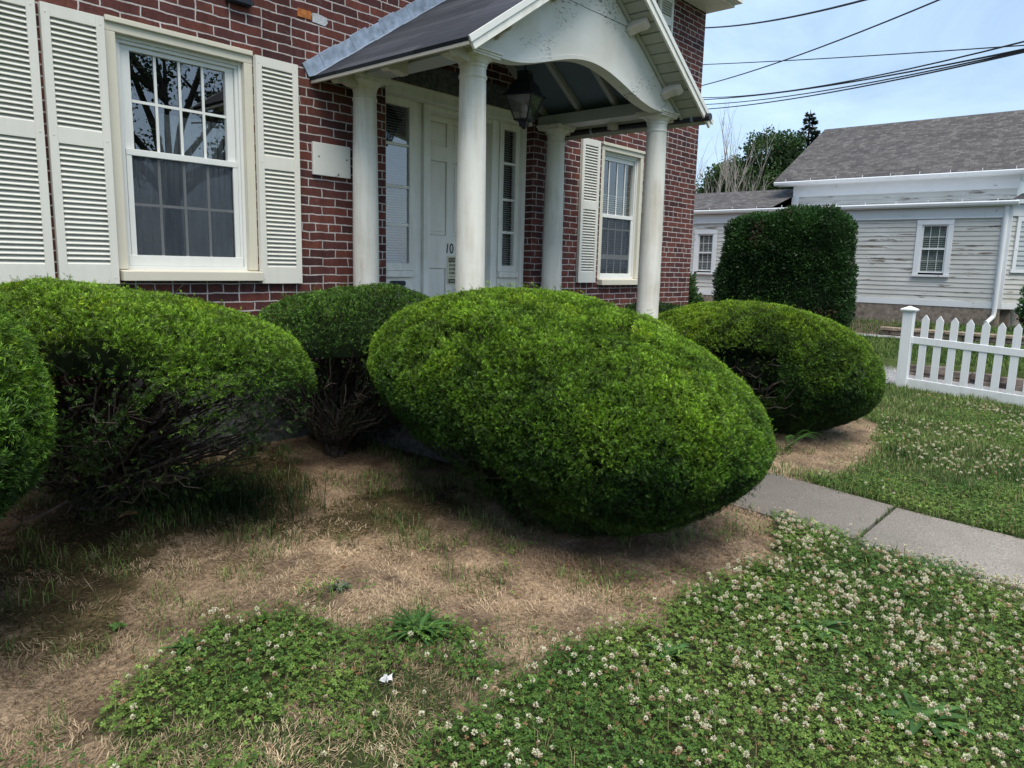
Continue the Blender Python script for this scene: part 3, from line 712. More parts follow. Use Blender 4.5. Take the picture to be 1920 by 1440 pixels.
# roof slopes
EX = 1.60; YR = -1.735
def slope_pt(side, d, y, off):
    """d metres down the slope from the ridge, off metres above the underside plane"""
    L = math.hypot(1, SL); ux, uz = 1 / L, -SL / L; nx_, nz_ = SL / L, 1 / L
    return (RX + side * (ux * d + nx_ * off), y, 4.27 + uz * d + nz_ * off)
LEN = EX * math.hypot(1, SL)
def slab_on(m, side, d0, d1, y0, y1, o0, o1):
    p = [slope_pt(side, d0, y0, o0), slope_pt(side, d1, y0, o0), slope_pt(side, d1, y1, o0), slope_pt(side, d0, y1, o0), slope_pt(side, d0, y0, o1), slope_pt(side, d1, y0, o1), slope_pt(side, d1, y1, o1), slope_pt(side, d0, y1, o1)]
    return m.hexa(p if side > 0 else [p[1], p[0], p[3], p[2], p[5], p[4], p[7], p[6]])
for side in (-1, 1):
    m = MB(); slab_on(m, side, -.02, LEN + .02, YR, -.003, .03, .055); m.uv = lambda p, s=side: (p[1], math.hypot(p[0] - RX, p[2] - 4.27)); m.build('roof_slope', M['roof'], por)
    m = MB(); slab_on(m, side, .002, LEN, YR + .03, -.004, .004, .0295); m.build('roof_boards', M['soffit'], por)
    m = MB(); slab_on(m, side, .03, LEN - .32, -1.395, -.006, -.006, .0035); m.build('porch_ceiling', M['ceiling'], por)
    m = MB()
    for yy in (-1.37, -.93, -.49, -.03): slab_on(m, side, .05, LEN - .30, yy - .028, yy + .022, -.055, -.0065)
    m.build('rafters', M['rafter'], por)
    m = MB(); slab_on(m, side, 0, LEN + .015, YR - .022, YR - .001, -.03, .035); m.build('bargeboard', M['white'], por, .003)
    m = MB(); slab_on(m, side, -.01, LEN + .03, YR - .032, YR - .0225, .02, .062); m.build('drip_edge', M['vinyl'], por, .002)
    # rake soffit planks across the overhang
    m = MB(); d_ = .02; k = 0
    while d_ < LEN - .05:
        slab_on(m, side, d_, d_ + .100, YR + .001, -1.506, -.016 - .004 * (k % 2), .0035); d_ += .110; k += 1
    m.build('rake_soffit', M['soffit'], por)
    m = MB(); m.tube([slope_pt(side, d_, -1.522, -.026) for d_ in (.02, LEN - .14)], .017, 8); m.build('bed_mould', M['soffit'], por)
    # fascia and eave
    xo = RX + side * (EX + .012); z = 4.27 - SL * EX
    if side < 0: MB().box(min(xo, xo + side * .02), max(xo, xo + side * .02), YR + .002, -.006, z - .008, z + .026).build('fascia', M['soffit' if side > 0 else 'corbel'], por, .003)
    # corbels under the rake and under the eave
    prof = [(0, 0), (.17, 0), (.185, -.012), (.18, -.04), (.15, -.06), (.1, -.062), (.06, -.075), (.03, -.095), (0, -.10)]
    L = math.hypot(1, SL)
    for dd in (.62, 1.36):
        o_ = Vector(slope_pt(side, dd, -1.506, -.017)); up = Vector((side * SL / L, 0, 1 / L)); al = Vector((side / L, 0, -SL / L))
        MB().prism(prof, o_, (0, -1, 0), up, al * .085).build('corbel', M['corbel'], por, .008)
    for yy in (-1.46, -.83, -.22):
        xb = (CXL if side < 0 else CXR) + side * .1055
        prof2 = [(0, -.092), (.19, -.218), (.195, -.235), (.17, -.250), (.10, -.236), (.05, -.25), (0, -.255)]
        MB().prism([(a * (1 if side < 0 else .42), b + .10 + (0 if side < 0 else .02)) for a, b in prof2], (xb, yy, 3.36), (side, 0, 0), (0, 0, 1), (0, .085, 0)).build('eave_corbel', M['corbel'], por, .006)
ri = MB(); ri.prism([(-.1, .0), (0, .075), (.1, 0), (0, .05)], (RX, YR, 4.27 + .03), (1, 0, 0), (0, 0, 1), (0, -YR - .004, 0)); ri.build('ridge_cap', M['roof'], por)
# stepped lead flashing where the left and right slopes meet the brick
for side in (-1, 1):
    m = MB(); n = 11
    for i in range(n):
        d0, d1 = LEN + .02 - (LEN + .02) * i / n, LEN + .02 - (LEN + .02) * (i + 1.12) / n; d1 = max(d1, .0)
        j = .008 * math.sin(i * 2.7)
        slab_on(m, side, d1, d0, -.014 - .003 * (i % 2), -.0025, .06, .165 + j)
        slab_on(m, side, d1, d0, -.09 + j, -.015 - .003 * (i % 2), .0575, .0605 + .002 * (i % 2))
    m.build('flashing', M['lead'], por, .004)
# dark drain pipe slung under the right eave
pp = MB(); pp.tube([(4.905, -.06, 3.272), (4.905, -1.0, 3.27), (4.905, -1.80, 3.265)], .034, 14); dp = pp.build('drain_pipe', M['pipe'], por)
for yy in (-.45, -1.62): MB().tube([(4.905, yy - .012, 3.272), (4.905, yy + .012, 3.272)], .041, 14).box(4.90, 4.91, yy - .008, yy + .008, 3.29, 3.33).build('pipe_strap', M['lead'], dp)

# lantern ---------------------------------------------------------------------
LZ = 3.03
lan = thing('lantern', 'black four-sided hanging lantern with tapered glass panes under the porch roof', 'lantern', (3.39, -.80, LZ))
lan.rotation_euler = (0, 0, math.radians(14))
def ring4(h, z): return [(-h, -h, z), (h, -h, z), (h, h, z), (-h, h, z)]
def frust(m, levels):
    vs = []; fs = []
    for h, z in levels: vs += ring4(h, z)
    for j in range(len(levels) - 1):
        for i in range(4): k = (i + 1) % 4; fs.append((4 * j + i, 4 * j + k, 4 * j + 4 + k, 4 * j + 4 + i))
    fs += [(3, 2, 1, 0), tuple(4 * (len(levels) - 1) + i for i in range(4))]; return m.add(vs, fs)
frust(MB(), [(.135, .262), (.138, .272), (.125, .278), (.105, .32), (.088, .372), (.06, .405), (.052, .41), (.05, .46), (.056, .465), (.056, .475), (.03, .485)]).build('cap', M['iron'], lan)
fr = MB()
for sx_, sy_ in ((-1, -1), (1, -1), (1, 1), (-1, 1)): fr.tube([(sx_ * .062, sy_ * .062, .075), (sx_ * .122, sy_ * .122, .264)], .0065, 6); fr.box(sx_ * .13 - .012, sx_ * .13 + .012, sy_ * .13 - .012, sy_ * .13 + .012, .262, .285)
frust(fr, [(.066, .066), (.07, .076), (.066, .08)]); fr.build('frame', M['iron'], lan)
for i in range(4):
    a, b = ring4(.060, .08)[i], ring4(.060, .08)[(i + 1) % 4]; c, d_ = ring4(.119, .262)[(i + 1) % 4], ring4(.119, .262)[i]
    MB().add([a, b, c, d_], [(0, 1, 2, 3)]).build('pane', M['lampglass'], lan)
frust(MB(), [(.004, -.002), (.014, .006), (.012, .014), (.03, .018), (.034, .05), (.045, .064)]).build('finial', M['iron'], lan)
MB().lathe([(.004, .085), (.014, .09), (.014, .12), (.024, .15), (.03, .175), (.024, .2), (.008, .212)], (0, 0), 16).build('bulb', M['bulb'], lan)
MB().tube([(0, 0, .48), (0, 0, .80), (0, 0, 1.19)], .007, 8).build('hanging_rod', M['iron'], lan)
MB().add([(.0655, .020, .10), (.0655, -.030, .10), (.094, -.030, .185), (.094, .020, .185)], [(0, 1, 2, 3)]).build('sticker', M['paper'], lan)

# ------------------------------------------------------------------ yew shrubs
def shrub_surface(b, nt=150, nv=110, nh=2.3, pt=2.1, pb=1.8, vmin=-1.):
    cx, cy, ze, a, bb, ht, hb, sx, sy, ps = b
    th = np.linspace(0, 2 * PI, nt + 1); v = np.sin(np.linspace(math.asin(vmin) if vmin > -1 else -PI / 2, PI / 2, nv))
    T, V = np.meshgrid(th, v)
    R = np.where(V >= 0, np.clip(1 - np.abs(V) ** pt, 0, 1) ** (1 / pt), np.clip(1 - np.abs(V) ** pb, 0, 1) ** (1 / pb))
    cr = (np.abs(np.cos(T)) ** nh + np.abs(np.sin(T)) ** nh) ** (-1 / nh)
    X = a * R * cr * np.cos(T); Y = bb * R * cr * np.sin(T); Z = ze + np.where(V >= 0, V * ht, V * hb) + sx * X + sy * Y
    c, s = math.cos(ps), math.sin(ps)
    return np.stack([cx + X * c - Y * s, cy + X * s + Y * c, Z], -1)
def sample_surface(G, dens):
    p00, p10, p11, p01 = G[:-1, :-1], G[:-1, 1:], G[1:, 1:], G[1:, :-1]
    n = np.cross(p11 - p00, p01 - p10); ar = np.linalg.norm(n, axis=-1) / 2; tot = ar.sum(); N = int(tot * dens)
    idx = RNG.choice(ar.size, N, p=(ar / tot).ravel()); u = RNG.random((N, 1)); w = RNG.random((N, 1))
    q = [a.reshape(-1, 3)[idx] for a in (p00, p10, p11, p01)]
    P = (1 - u) * (1 - w) * q[0] + u * (1 - w) * q[1] + u * w * q[2] + (1 - u) * w * q[3]
    Nn = norm(n.reshape(-1, 3)[idx]); ctr = G.reshape(-1, 3).mean(0)
    sg = np.sign(((P - ctr) * Nn).sum(1, keepdims=True)); return P, Nn * np.where(sg == 0, 1, sg)
def sprigs(P, D, L, K, nl, nw, col, tipcol=1.45, flat=.55):
    """needle sprays: K needles two-ranked along a shoot of length L at P pointing along D"""
    N = len(P); D = norm(D); r = norm(RNG.normal(size=(N, 3))); Sd = norm(np.cross(D, r)); U = np.cross(Sd, D)
    t = np.linspace(.12, 1., K)[None, :, None]; side = np.where(np.arange(K) % 2 == 0, 1., -1.)[None, :, None]
    base = P[:, None] + D[:, None] * (t * L[:, None, None])
    ang = (1.0 - .75 * t) + RNG.normal(size=(N, K, 1)) * .22
    lift = RNG.normal(size=(N, K, 1)) * flat * .5
    nd = D[:, None] * np.cos(ang) + Sd[:, None] * np.sin(ang) * side + U[:, None] * lift
    nd = nd / np.linalg.norm(nd, axis=-1, keepdims=True)
    ln = nl * (.75 + .5 * RNG.random((N, K, 1))) * (1 - .3 * (t - .5))
    wdir = np.cross(nd, U[:, None] + .5 * RNG.normal(size=(N, K, 3))); wdir /= np.linalg.norm(wdir, axis=-1, keepdims=True) + 1e-9
    mid = base + nd * ln * .45
    v = np.stack([base, mid + wdir * nw / 2, base + nd * ln, mid - wdir * nw / 2], 2).reshape(-1, 3)
    c = col[:, None, None, :] * (.38 + (tipcol - .38) * t[..., None] ** 1.3) * (1 + np.array([.22, .06, -.1]) * t[..., None] ** 2) * (.8 + .4 * RNG.random((N, K, 1, 1))) * np.array([.75, 1., 1.18, 1.])[None, None, :, None]  # tips yellower; needle bases darkened to paint shade into the gaps
    return v, c.reshape(-1, 3) if c.shape[2] == 4 else np.repeat(c, 4, 2).reshape(-1, 3)
def branch_mesh(base, targets, r0=.014, r1=.003, seg=9, wob=.10, n=5, rnd=random):
    m = MB(); base = Vector(base)
    for tg in targets:
        tg = Vector(tg); d = tg - base; L = d.length
        c1 = base + Vector((d.x * .12, d.y * .12, d.z * .55)) + Vector((rnd.gauss(0, 1), rnd.gauss(0, 1), rnd.gauss(0, .5))) * wob * L
        c2 = base + d * .7 + Vector((rnd.gauss(0, 1), rnd.gauss(0, 1), rnd.gauss(0, 1))) * wob * L
        pts = []
        for i in range(seg + 1):
            t = i / seg; p = base * (1 - t) ** 3 + c1 * 3 * t * (1 - t) ** 2 + c2 * 3 * t * t * (1 - t) + tg * t ** 3
            if 0 < i < seg: p = p + Vector((rnd.gauss(0, 1), rnd.gauss(0, 1), rnd.gauss(0, 1))) * .016
            pts.append(p)
        m.tube(pts, [r0 + (r1 - r0) * (i / seg) ** .7 for i in range(seg + 1)], n, False)
        for k in range(3):
            i = rnd.randint(3, seg - 1); p = pts[i]; e = p + (pts[i + 1] - pts[i]).normalized() * rnd.uniform(.04, .12) + Vector((rnd.gauss(0, .06), rnd.gauss(0, .06), rnd.gauss(.01, .06)))
            mid = (p + e) / 2 + Vector((rnd.gauss(0, .02), rnd.gauss(0, .02), rnd.gauss(0, .02)))
            m.tube([p, mid, e], [r1 * 1.5, r1 * 1.2, r1 * .7], 4, False)
    return m

def yew(label, b, base, dens=5200, K=9, nl=.017, nw=.0042, L=(.020, .040), keep=None, core=.86, corecut=None, palette=((.022, .075, .012), (.075, .155, .016)), nbranch=70, inner=.35, seed=0, tgt=None, bump=1., pb=1.8, lowdark=.6, hole=None):
    t = thing('yew_shrub', label, 'shrub', (base[0], base[1], gz(*base)))
    inv = Vector((-base[0], -base[1], -gz(*base)))
    G = shrub_surface(b, pb=pb); P, Nn = sample_surface(G, dens)
    lump = .012 * vnoise(P, 5.5, 1 + seed) + .012 * vnoise(P, 13, 2 + seed) + .015 * np.minimum(vnoise(P, 30, 3 + seed), .25)
    big = .040 * vnoise(P, 2.2, 4 + seed)
    off = (lump + big) * bump - np.abs(RNG.normal(size=len(P))) * .008 + np.where(RNG.random(len(P)) < .012, RNG.uniform(.01, .05, len(P)), 0)
    inn = RNG.random(len(P)) < inner; off = np.where(inn, off - RNG.random(len(P)) * .10, off)
    k = np.ones(len(P), bool)
    if keep is not None: k &= keep(P, Nn)
    thin = (vnoise(P, 3.6, 14 + seed) + .35 * vnoise(P, 11, 15 + seed) > .72); k &= ~(thin & (RNG.random(len(P)) < .72))
    k &= P[:, 2] > ground_h(P[:, 0], P[:, 1]) + .03
    P, Nn, off, lump = P[k], Nn[k], off[k], lump[k]
    up = np.array([0, 0, 1.])
    dirn = np.stack([vnoise(P, 16, 20 + seed), vnoise(P, 16, 21 + seed), vnoise(P, 16, 22 + seed)], -1)
    D = norm(Nn * .75 + up * .18 + dirn * .55 + RNG.normal(size=(len(P), 3)) * .6)
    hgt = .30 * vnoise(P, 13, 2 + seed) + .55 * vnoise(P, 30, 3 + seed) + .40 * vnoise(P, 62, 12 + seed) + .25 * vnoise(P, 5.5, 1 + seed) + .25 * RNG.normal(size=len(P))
    shade = (.30 + .85 * sstep(-.75, .55, hgt))[:, None]  # shade painted into the colour: sprigs in hollows come out darker
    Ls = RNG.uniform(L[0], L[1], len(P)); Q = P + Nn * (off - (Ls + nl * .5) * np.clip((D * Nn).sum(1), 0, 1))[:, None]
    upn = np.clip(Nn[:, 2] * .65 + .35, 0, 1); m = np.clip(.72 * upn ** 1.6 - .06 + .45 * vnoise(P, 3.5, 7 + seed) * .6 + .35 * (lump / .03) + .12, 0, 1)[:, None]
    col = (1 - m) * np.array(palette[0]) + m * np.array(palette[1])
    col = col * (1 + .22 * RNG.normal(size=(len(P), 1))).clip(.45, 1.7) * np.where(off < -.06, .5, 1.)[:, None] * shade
    col *= (1 - lowdark * np.clip(-Nn[:, 2:3] * 1.1, 0, 1))  # underside shade painted in: foliage facing down is darkened
    yel = (vnoise(P, 6, 9 + seed) > .55) & (RNG.random(len(P)) < .5) & (Nn[:, 2] > .2); col[yel] = col[yel] * np.array([1.45, 1.2, .9])
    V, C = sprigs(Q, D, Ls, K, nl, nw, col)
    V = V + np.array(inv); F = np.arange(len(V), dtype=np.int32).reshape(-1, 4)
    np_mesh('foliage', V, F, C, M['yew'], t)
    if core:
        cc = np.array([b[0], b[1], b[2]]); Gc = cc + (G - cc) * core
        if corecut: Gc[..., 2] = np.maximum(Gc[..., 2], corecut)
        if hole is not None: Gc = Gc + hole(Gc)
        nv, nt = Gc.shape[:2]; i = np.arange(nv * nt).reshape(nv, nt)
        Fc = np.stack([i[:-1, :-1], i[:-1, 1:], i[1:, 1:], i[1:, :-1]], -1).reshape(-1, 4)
        np_mesh('shade_core', Gc.reshape(-1, 3) + np.array(inv), Fc, None, M['core'], t)  # added opaque near-black shell, standing in for the shaded inside
    rnd = random.Random(seed + 3); tg = []
    Ps, _ = sample_surface(G, 400); RNG.shuffle(Ps)
    cc = np.array([b[0], b[1], b[2]]); Ps = cc + (Ps - cc) * .93; Ps = Ps[Ps[:, 2] > gz(*base) + .35]
    tg = [tuple(p) for p in Ps[:nbranch]] + (tgt or [])
    br = branch_mesh((base[0], base[1], gz(*base) - .02), tg, rnd=rnd); br.v = [tuple(Vector(p) + inv) for p in br.v]
    br.build('branches', M['bark'], t)
    tr = MB(); z0 = 0
    for q in range(4):
        a = q * 1.6 + seed; tr.tube([(.03 * math.cos(a), .03 * math.sin(a), -.05), (.06 * math.cos(a), .06 * math.sin(a), .12), (.13 * math.cos(a + .4), .13 * math.sin(a + .4), .38)], [.034, .026, .016], 8)
    tr.build('trunk', M['bark'], t)
    return t
def keep_rand(p): return RNG.random(p.shape) 
# big mound in front of the porch
BC = (1.86, -2.47, 1.036, .91, 1.30, .605, .82, .02, .155, .08)
def keepC(P, N):
    thin = (P[:, 2] < .62) & (vnoise(P, 4, 31) > .1)
    lowleft = (P[:, 0] < 1.6) & (P[:, 2] < .80 + .12 * vnoise(P, 5, 33)) & (P[:, 1] > -2.7)
    return ~(thin & (RNG.random(len(P)) < .65)) & ~(lowleft & (RNG.random(len(P)) < .9))
yew('large egg-shaped clipped yew in front of the porch, biggest and nearest of the mounds', BC, (1.95, -2.4), dens=14500, K=12, nl=.0165, nw=.0025, L=(.018, .036), pb=1.42, keep=keepC, seed=1, palette=((.034, .105, .014), (.175, .33, .026)), core=.85)
BR = (5.43, -2.14, .824, .83, 1.26, .72, .64, -.15, .006, 0)
def keepR(P, N):
    hol = (N[:, 0] < -.35) & (P[:, 2] < 1.13 + .08 * vnoise(P, 5, 41)) & (P[:, 2] > .72 + .1 * vnoise(P, 4, 42)) & (P[:, 1] > -2.75 + .2 * vnoise(P, 3, 43))
    return ~(hol & (RNG.random(len(P)) < .93))
def holeR(G):
    w = sstep(5.3, 4.9, G[..., 0]) * sstep(1.25, 1.0, G[..., 2]); d = np.zeros_like(G); d[..., 0] = w * .22; return d
rt = [(4.62 + .12 * math.sin(i * 3.1), -2.9 + i * .045, .72 + .38 * ((i * 37 % 23) / 23)) for i in range(34)]
yew('clipped yew mound with bare twigs on its left flank, right of the concrete path', BR, (5.3, -2.0), dens=9500, K=11, nw=.0028, keep=keepR, seed=2, palette=((.032, .10, .014), (.185, .33, .024)), core=.80, tgt=rt, hole=holeR)
# open yew under the window: a dome of foliage on bare limbs
BL_ = (-.108, -1.03, 1.235, .87, 1.02, .465, .78, -.13, -.04, 0)
def keepL(P, N):
    zc = 1.24 + .09 * vnoise(P, 3.4, 51) + .06 * vnoise(P, 9, 52) - .10 * np.clip(P[:, 0] - .2, 0, 1)
    hang = (P[:, 2] < zc) & ~((vnoise(P, 4.2, 53) > .50) & (P[:, 2] > .86) & (RNG.random(len(P)) < .45))
    hl = ((P[:, 0] + .62) / .24) ** 2 + ((P[:, 1] + 1.75) / .34) ** 2 + ((P[:, 2] - 1.34) / .19) ** 2 < 1 + .5 * vnoise(P, 8, 54)
    return ~(hang & (RNG.random(len(P)) < .965)) & ~(hl & (RNG.random(len(P)) < .9))
lt = [(-.88 + 1.38 * ((i * 29 % 97) / 97), -1.80 + .75 * ((i * 13 % 97) / 97), .80 + .48 * ((i * 37 % 97) / 97)) for i in range(97)]
def holeL(G):
    w = np.exp(-(((G[..., 0] + .6) / .3) ** 2 + ((G[..., 1] + 1.6) / .4) ** 2)); d = np.zeros_like(G); d[..., 1] = w * .35; return d
yew('clipped yew under the window, flat dome of foliage on bare twisted limbs', BL_, (-.20, -.62), dens=10000, K=11, nw=.0028, keep=keepL, seed=3, corecut=1.30, core=.84, tgt=lt, nbranch=120, palette=((.030, .09, .014), (.155, .30, .026)), hole=holeL)
BB = (1.68, -.68, 1.242, .80, .60, .424, .80, .05, .05, 0)
def keepB(P, N):
    return (P[:, 1] < -.03) & ~((P[:, 2] < 1.24 + .09 * vnoise(P, 4, 61)) & (RNG.random(len(P)) < .74 + .3 * vnoise(P, 6, 62)))
yew('small dark yew with bare stems between the window and the porch columns', BB, (1.50, -.62), dens=5600, K=8, keep=keepB, seed=4, palette=((.017, .06, .012), (.08, .18, .026)), core=.80, corecut=1.20, nbranch=110, lowdark=1.1)
BF = (-1.70, -1.80, 1.17, .955, .86, .86, .53, 0, .02, 0)
yew('bright green yew cut off by the left edge of the photo, nearest the camera', BF, (-1.6, -1.6), dens=7000, K=13, nl=.021, nw=.0036, L=(.04, .07), seed=5, palette=((.034, .10, .014), (.15, .30, .026)), bump=1.3, core=.82, nbranch=50)
BK = (6.15, -.62, 1.05, .72, .50, .42, .5, 0, 0, 0)
yew('low dark yew behind the front right porch column, against the brick', BK, (6.2, -.5), dens=4200, K=7, keep=lambda P, N: P[:, 1] < -.03, seed=6, palette=((.012, .042, .009), (.035, .09, .014)), core=.85, nbranch=20)

# tall clipped hedge block by the driveway
def leafcards(P, D, size, col, aspect=.55):
    N = len(P); D = norm(D); r = norm(RNG.normal(size=(N, 3))); Sd = norm(np.cross(D, r)); s = size[:, None]
    v = np.stack([P, P + D * s * .5 + Sd * s * aspect / 2, P + D * s, P + D * s * .5 - Sd * s * aspect / 2], 1).reshape(-1, 3)
    return v, np.repeat(col, 4, 0) * np.tile(np.array([.85, 1, 1.1, 1])[:, None], (N, 1))
def hedge(name, label, b, dens, size, pal, seed, pt=5., nh=4., pb=6., mat='leaf', cat='hedge', core=.9, twigs=0):
    t = thing(name, label, cat, (b[0], b[1], gz(b[0], b[1]))); inv = -np.array([b[0], b[1], gz(b[0], b[1])])
    G = shrub_surface(b, 120, 90, nh, pt, pb); P, Nn = sample_surface(G, dens)
    off = .09 * vnoise(P, 1.8, seed) + .06 * vnoise(P, 6, seed + 1) - .15 * RNG.random(len(P))
    gap = vnoise(P, 2.6, seed + 5) > .55; k = ~(gap & (RNG.random(len(P)) < .5)); P, Nn, off = P[k], Nn[k], off[k]
    m = np.clip(.45 + .5 * vnoise(P, 4, seed + 2) + .35 * Nn[:, 2], 0, 1)[:, None]; col = ((1 - m) * np.array(pal[0]) + m * np.array(pal[1])) * (1 + .3 * RNG.normal(size=(len(P), 1))).clip(.4, 1.9)
    brn = (vnoise(P, 3.2, seed + 8) > .58) & (RNG.random(len(P)) < .35); col[brn] = np.array([.07, .05, .03])
    V, C = leafcards(P + Nn * off[:, None], Nn * .7 + RNG.normal(size=(len(P), 3)) * .6 + np.array([0, 0, .25]), RNG.uniform(*size, len(P)), col, .4)
    np_mesh('foliage', V + inv, np.arange(len(V), dtype=np.int32).reshape(-1, 4), C, M[mat], t)
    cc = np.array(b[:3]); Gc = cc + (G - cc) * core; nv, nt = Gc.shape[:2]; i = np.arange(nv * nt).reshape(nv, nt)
    np_mesh('shade_core', Gc.reshape(-1, 3) + inv, np.stack([i[:-1, :-1], i[:-1, 1:], i[1:, 1:], i[1:, :-1]], -1).reshape(-1, 4), None, M['core'], t)  # dark shell added inside in place of real interior shade
    tr = MB(); 
    for q in range(3): tr.tube([(.1 * q - .1, 0, -.1), (.14 * q - .12, .05, .6), (.25 * q - .2, .05, 1.4)], [.06, .045, .02], 7)
    if twigs:
        Ps, Ns = sample_surface(G, 12); q = cc + (Ps - cc) * .98 + inv
        bm_ = branch_mesh((0, 0, .1), [tuple(p) for p in q[:twigs]], r0=.02, r1=.005, wob=.05); tr.add(bm_.v, bm_.f, True)
    tr.build('branches', M['bark'], t); return t
hedge('clipped_hedge', 'tall square-cut dark hedge with rounded top in front of the weathered house', (12.15, .17, 1.6, .80, 1.16, 1.36, 1.3, 0, 0, .12), 5200, (.035, .075), ((.010, .032, .008), (.030, .085, .016)), 71, pt=4.2, nh=3.6, pb=3.4, twigs=60)
hedge('leafy_shrub', 'small leafy shrub climbing the corner of the brick house', (8.62, .30, 1.05, .34, .30, .75, .65, 0, 0, 0), 3200, (.04, .08), ((.02, .06, .015), (.07, .14, .03)), 81, pt=1.6, nh=2., pb=2., cat='shrub', core=.7)
hedge('round_bush', 'green bush at the right edge of the photo beside the bay window', (15.0, -3.95, 1.35, .7, .75, .68, .6, 0, 0, 0), 1600, (.05, .1), ((.02, .07, .015), (.06, .16, .03)), 91, pt=2.5, nh=2.4, pb=2.2, cat='shrub')

# ------------------------------------------------------------------ weathered neighbour house
nb = thing('clapboard_house', 'weathered pale grey clapboard house with peeling paint and brown-grey shingle roof', 'house', (16, 0, .8)); nb.location = (0, 0, 0)
def clap(m, x, y0, y1, z0, z1, step=.0955):
    """lapped boards on a wall facing -x"""
    z = z0
    while z < z1 - .01:
        zt = min(z + step, z1); m.add([(x - .016, y0, z), (x - .016, y1, z), (x - .003, y1, zt), (x - .003, y0, zt), (x, y0, z), (x, y1, z)], [(3, 2, 1, 0), (0, 1, 5, 4)]); z += step
    m.add([(x, y0, z0), (x, y1, z0), (x, y1, z1), (x, y0, z1)], [(3, 2, 1, 0)]); return m
XW = 16.0
m = MB(); holes = [(-1.75, -1.12, 1.85, 2.95), (.24, .80, 1.80, 2.9), (3.53, 4.07, 1.78, 2.80)]
segs = [(-2.60, -1.75), (-1.12, .24), (.80, 3.53), (4.07, 7.0)]
for a, b in segs: clap(m, XW, a, b, 1.33, 3.03)
for a, b, c, d in holes: clap(m, XW, a, b, 1.33, c); clap(m, XW, a, b, d, 3.03)
clap(m, 17.2, -2.62, 2.02, 3.2, 3.78)
m.build('siding', M['siding'], nb)
m = MB(); m.box(XW - .03, XW - .002, -2.62, 7., 1.21, 1.33); m.box(XW - .035, XW - .018, -2.76, -2.60, 1.21, 3.22) 
m.box(XW - .04, XW - .001, -2.70, 7., 3.03, 3.24); m.box(XW - .05, XW - .005, -2.70, 7., 3.02, 3.045)
m.box(17.2 - .03, 17.2, -2.65, 2.1, 3.70, 3.98); m.box(17.165, 17.199, 1.95, 2.12, 3.25, 3.7); m.build('trim_boards', M['ntrim'], nb)
m = MB(); m.box(XW - .02, XW + .2, -2.74, 7., .4, 1.205); m.box(XW + .2, XW + 6, -2.9, -2.74, .4, 1.2); m.build('foundation', M['nfound'], nb)
m = MB(); m.box(XW + .02, 17.19, -2.7, 7., 3.26, 3.30); m.add([(XW - .2, -2.85, 3.30), (XW - .2, 2.1, 3.30), (17.19, 2.1, 3.42), (17.19, -2.85, 3.42)], [(3, 2, 1, 0)]); m.box(17.21, 24.5, -2.6, 2.1, 1.2, 3.9); m.build('wall_core', M['ntrim'], nb)
# half round gutters
def gutter(x, z, y0, y1):
    m = MB(); pr = [(0, 0), (-.10, 0), (-.115, -.02), (-.10, -.07), (-.05, -.095), (0, -.095)]
    m.prism(pr, (x, y0, z), (1, 0, 0), (0, 0, 1), (0, y1 - y0, 0)); return m
gutter(XW - .10, 3.34, -2.86, 7.).build('gutter', M['nclean'], nb, .008)
gutter(16.98, 4.06, -2.9, 2.50).build('gutter', M['nclean'], nb, .008)
m = MB()
for yy in np.arange(-2.5, 4.5, .62): m.box(XW - .12, XW - .11, yy, yy + .012, 3.345, 3.40)
for yy in np.arange(-2.6, 2.4, .6): m.box(16.9, 16.91, yy, yy + .012, 4.065, 4.12)
m.build('gutter_hanger', M['nclean'], nb)
m = MB(); m.box(16.985, 17.2, -2.9, 2.46, 3.965, 4.05); m.build('eave_soffit', M['ntrim'], nb)
m = MB(); xe, ze, xr, zr = 16.90, 4.07, 20.6, 5.90
m.add([(xe, -3.0, ze), (xe, 2.52, ze), (xr, 2.66, zr), (xr, -3.0, zr), (24.3, -3., ze), (24.3, 2.52, ze)], [(3, 2, 1, 0), (4, 5, 2, 3)]); m.add([(xe, -3.0, ze - .05), (xe, 2.52, ze - .05), (xr, 2.66, zr - .05), (xr, -3.0, zr - .05)], [(0, 1, 2, 3)])
m.add([(xe, 2.52, ze), (xe, 2.52, ze - .05), (xr, 2.66, zr - .05), (xr, 2.66, zr)], [(0, 1, 2, 3)])
m.uv = lambda p: (p[1], math.hypot(p[0] - 16.9, p[2] - 4.07)); m.build('roof', M['nroof'], nb)
m = MB(); m.add([(17.21, 2.0, 3.9), (24.2, 2.0, 3.9), (20.6, 2.0, 5.8)], [(2, 1, 0)]); m.add([(17.21, -2.6, 3.9), (24.2, -2.6, 3.9), (20.6, -2.6, 5.8)], [(0, 1, 2)]); m.build('gable_wall', M['siding'], nb)
m = MB(); m.add([(15.86, 2.08, 3.36), (15.86, 7., 3.36), (18.2, 7., 4.02), (18.2, 2.08, 4.02)], [(3, 2, 1, 0)]); m.add([(18.2, 2.08, 4.02), (18.2, 7, 4.02), (20.5, 7, 3.36), (20.5, 2.08, 3.36)], [(3, 2, 1, 0)]); m.add([(15.86, 7., 3.36), (20.5, 7., 3.36), (18.2, 7, 4.02)], [(0, 1, 2)]); m.box(XW + .35, 20.4, 2.12, 6.98, 1.2, 3.3)
m.uv = lambda p: (p[1], p[0] * 1.03); m.build('wing_roof', M['nroof'], nb)
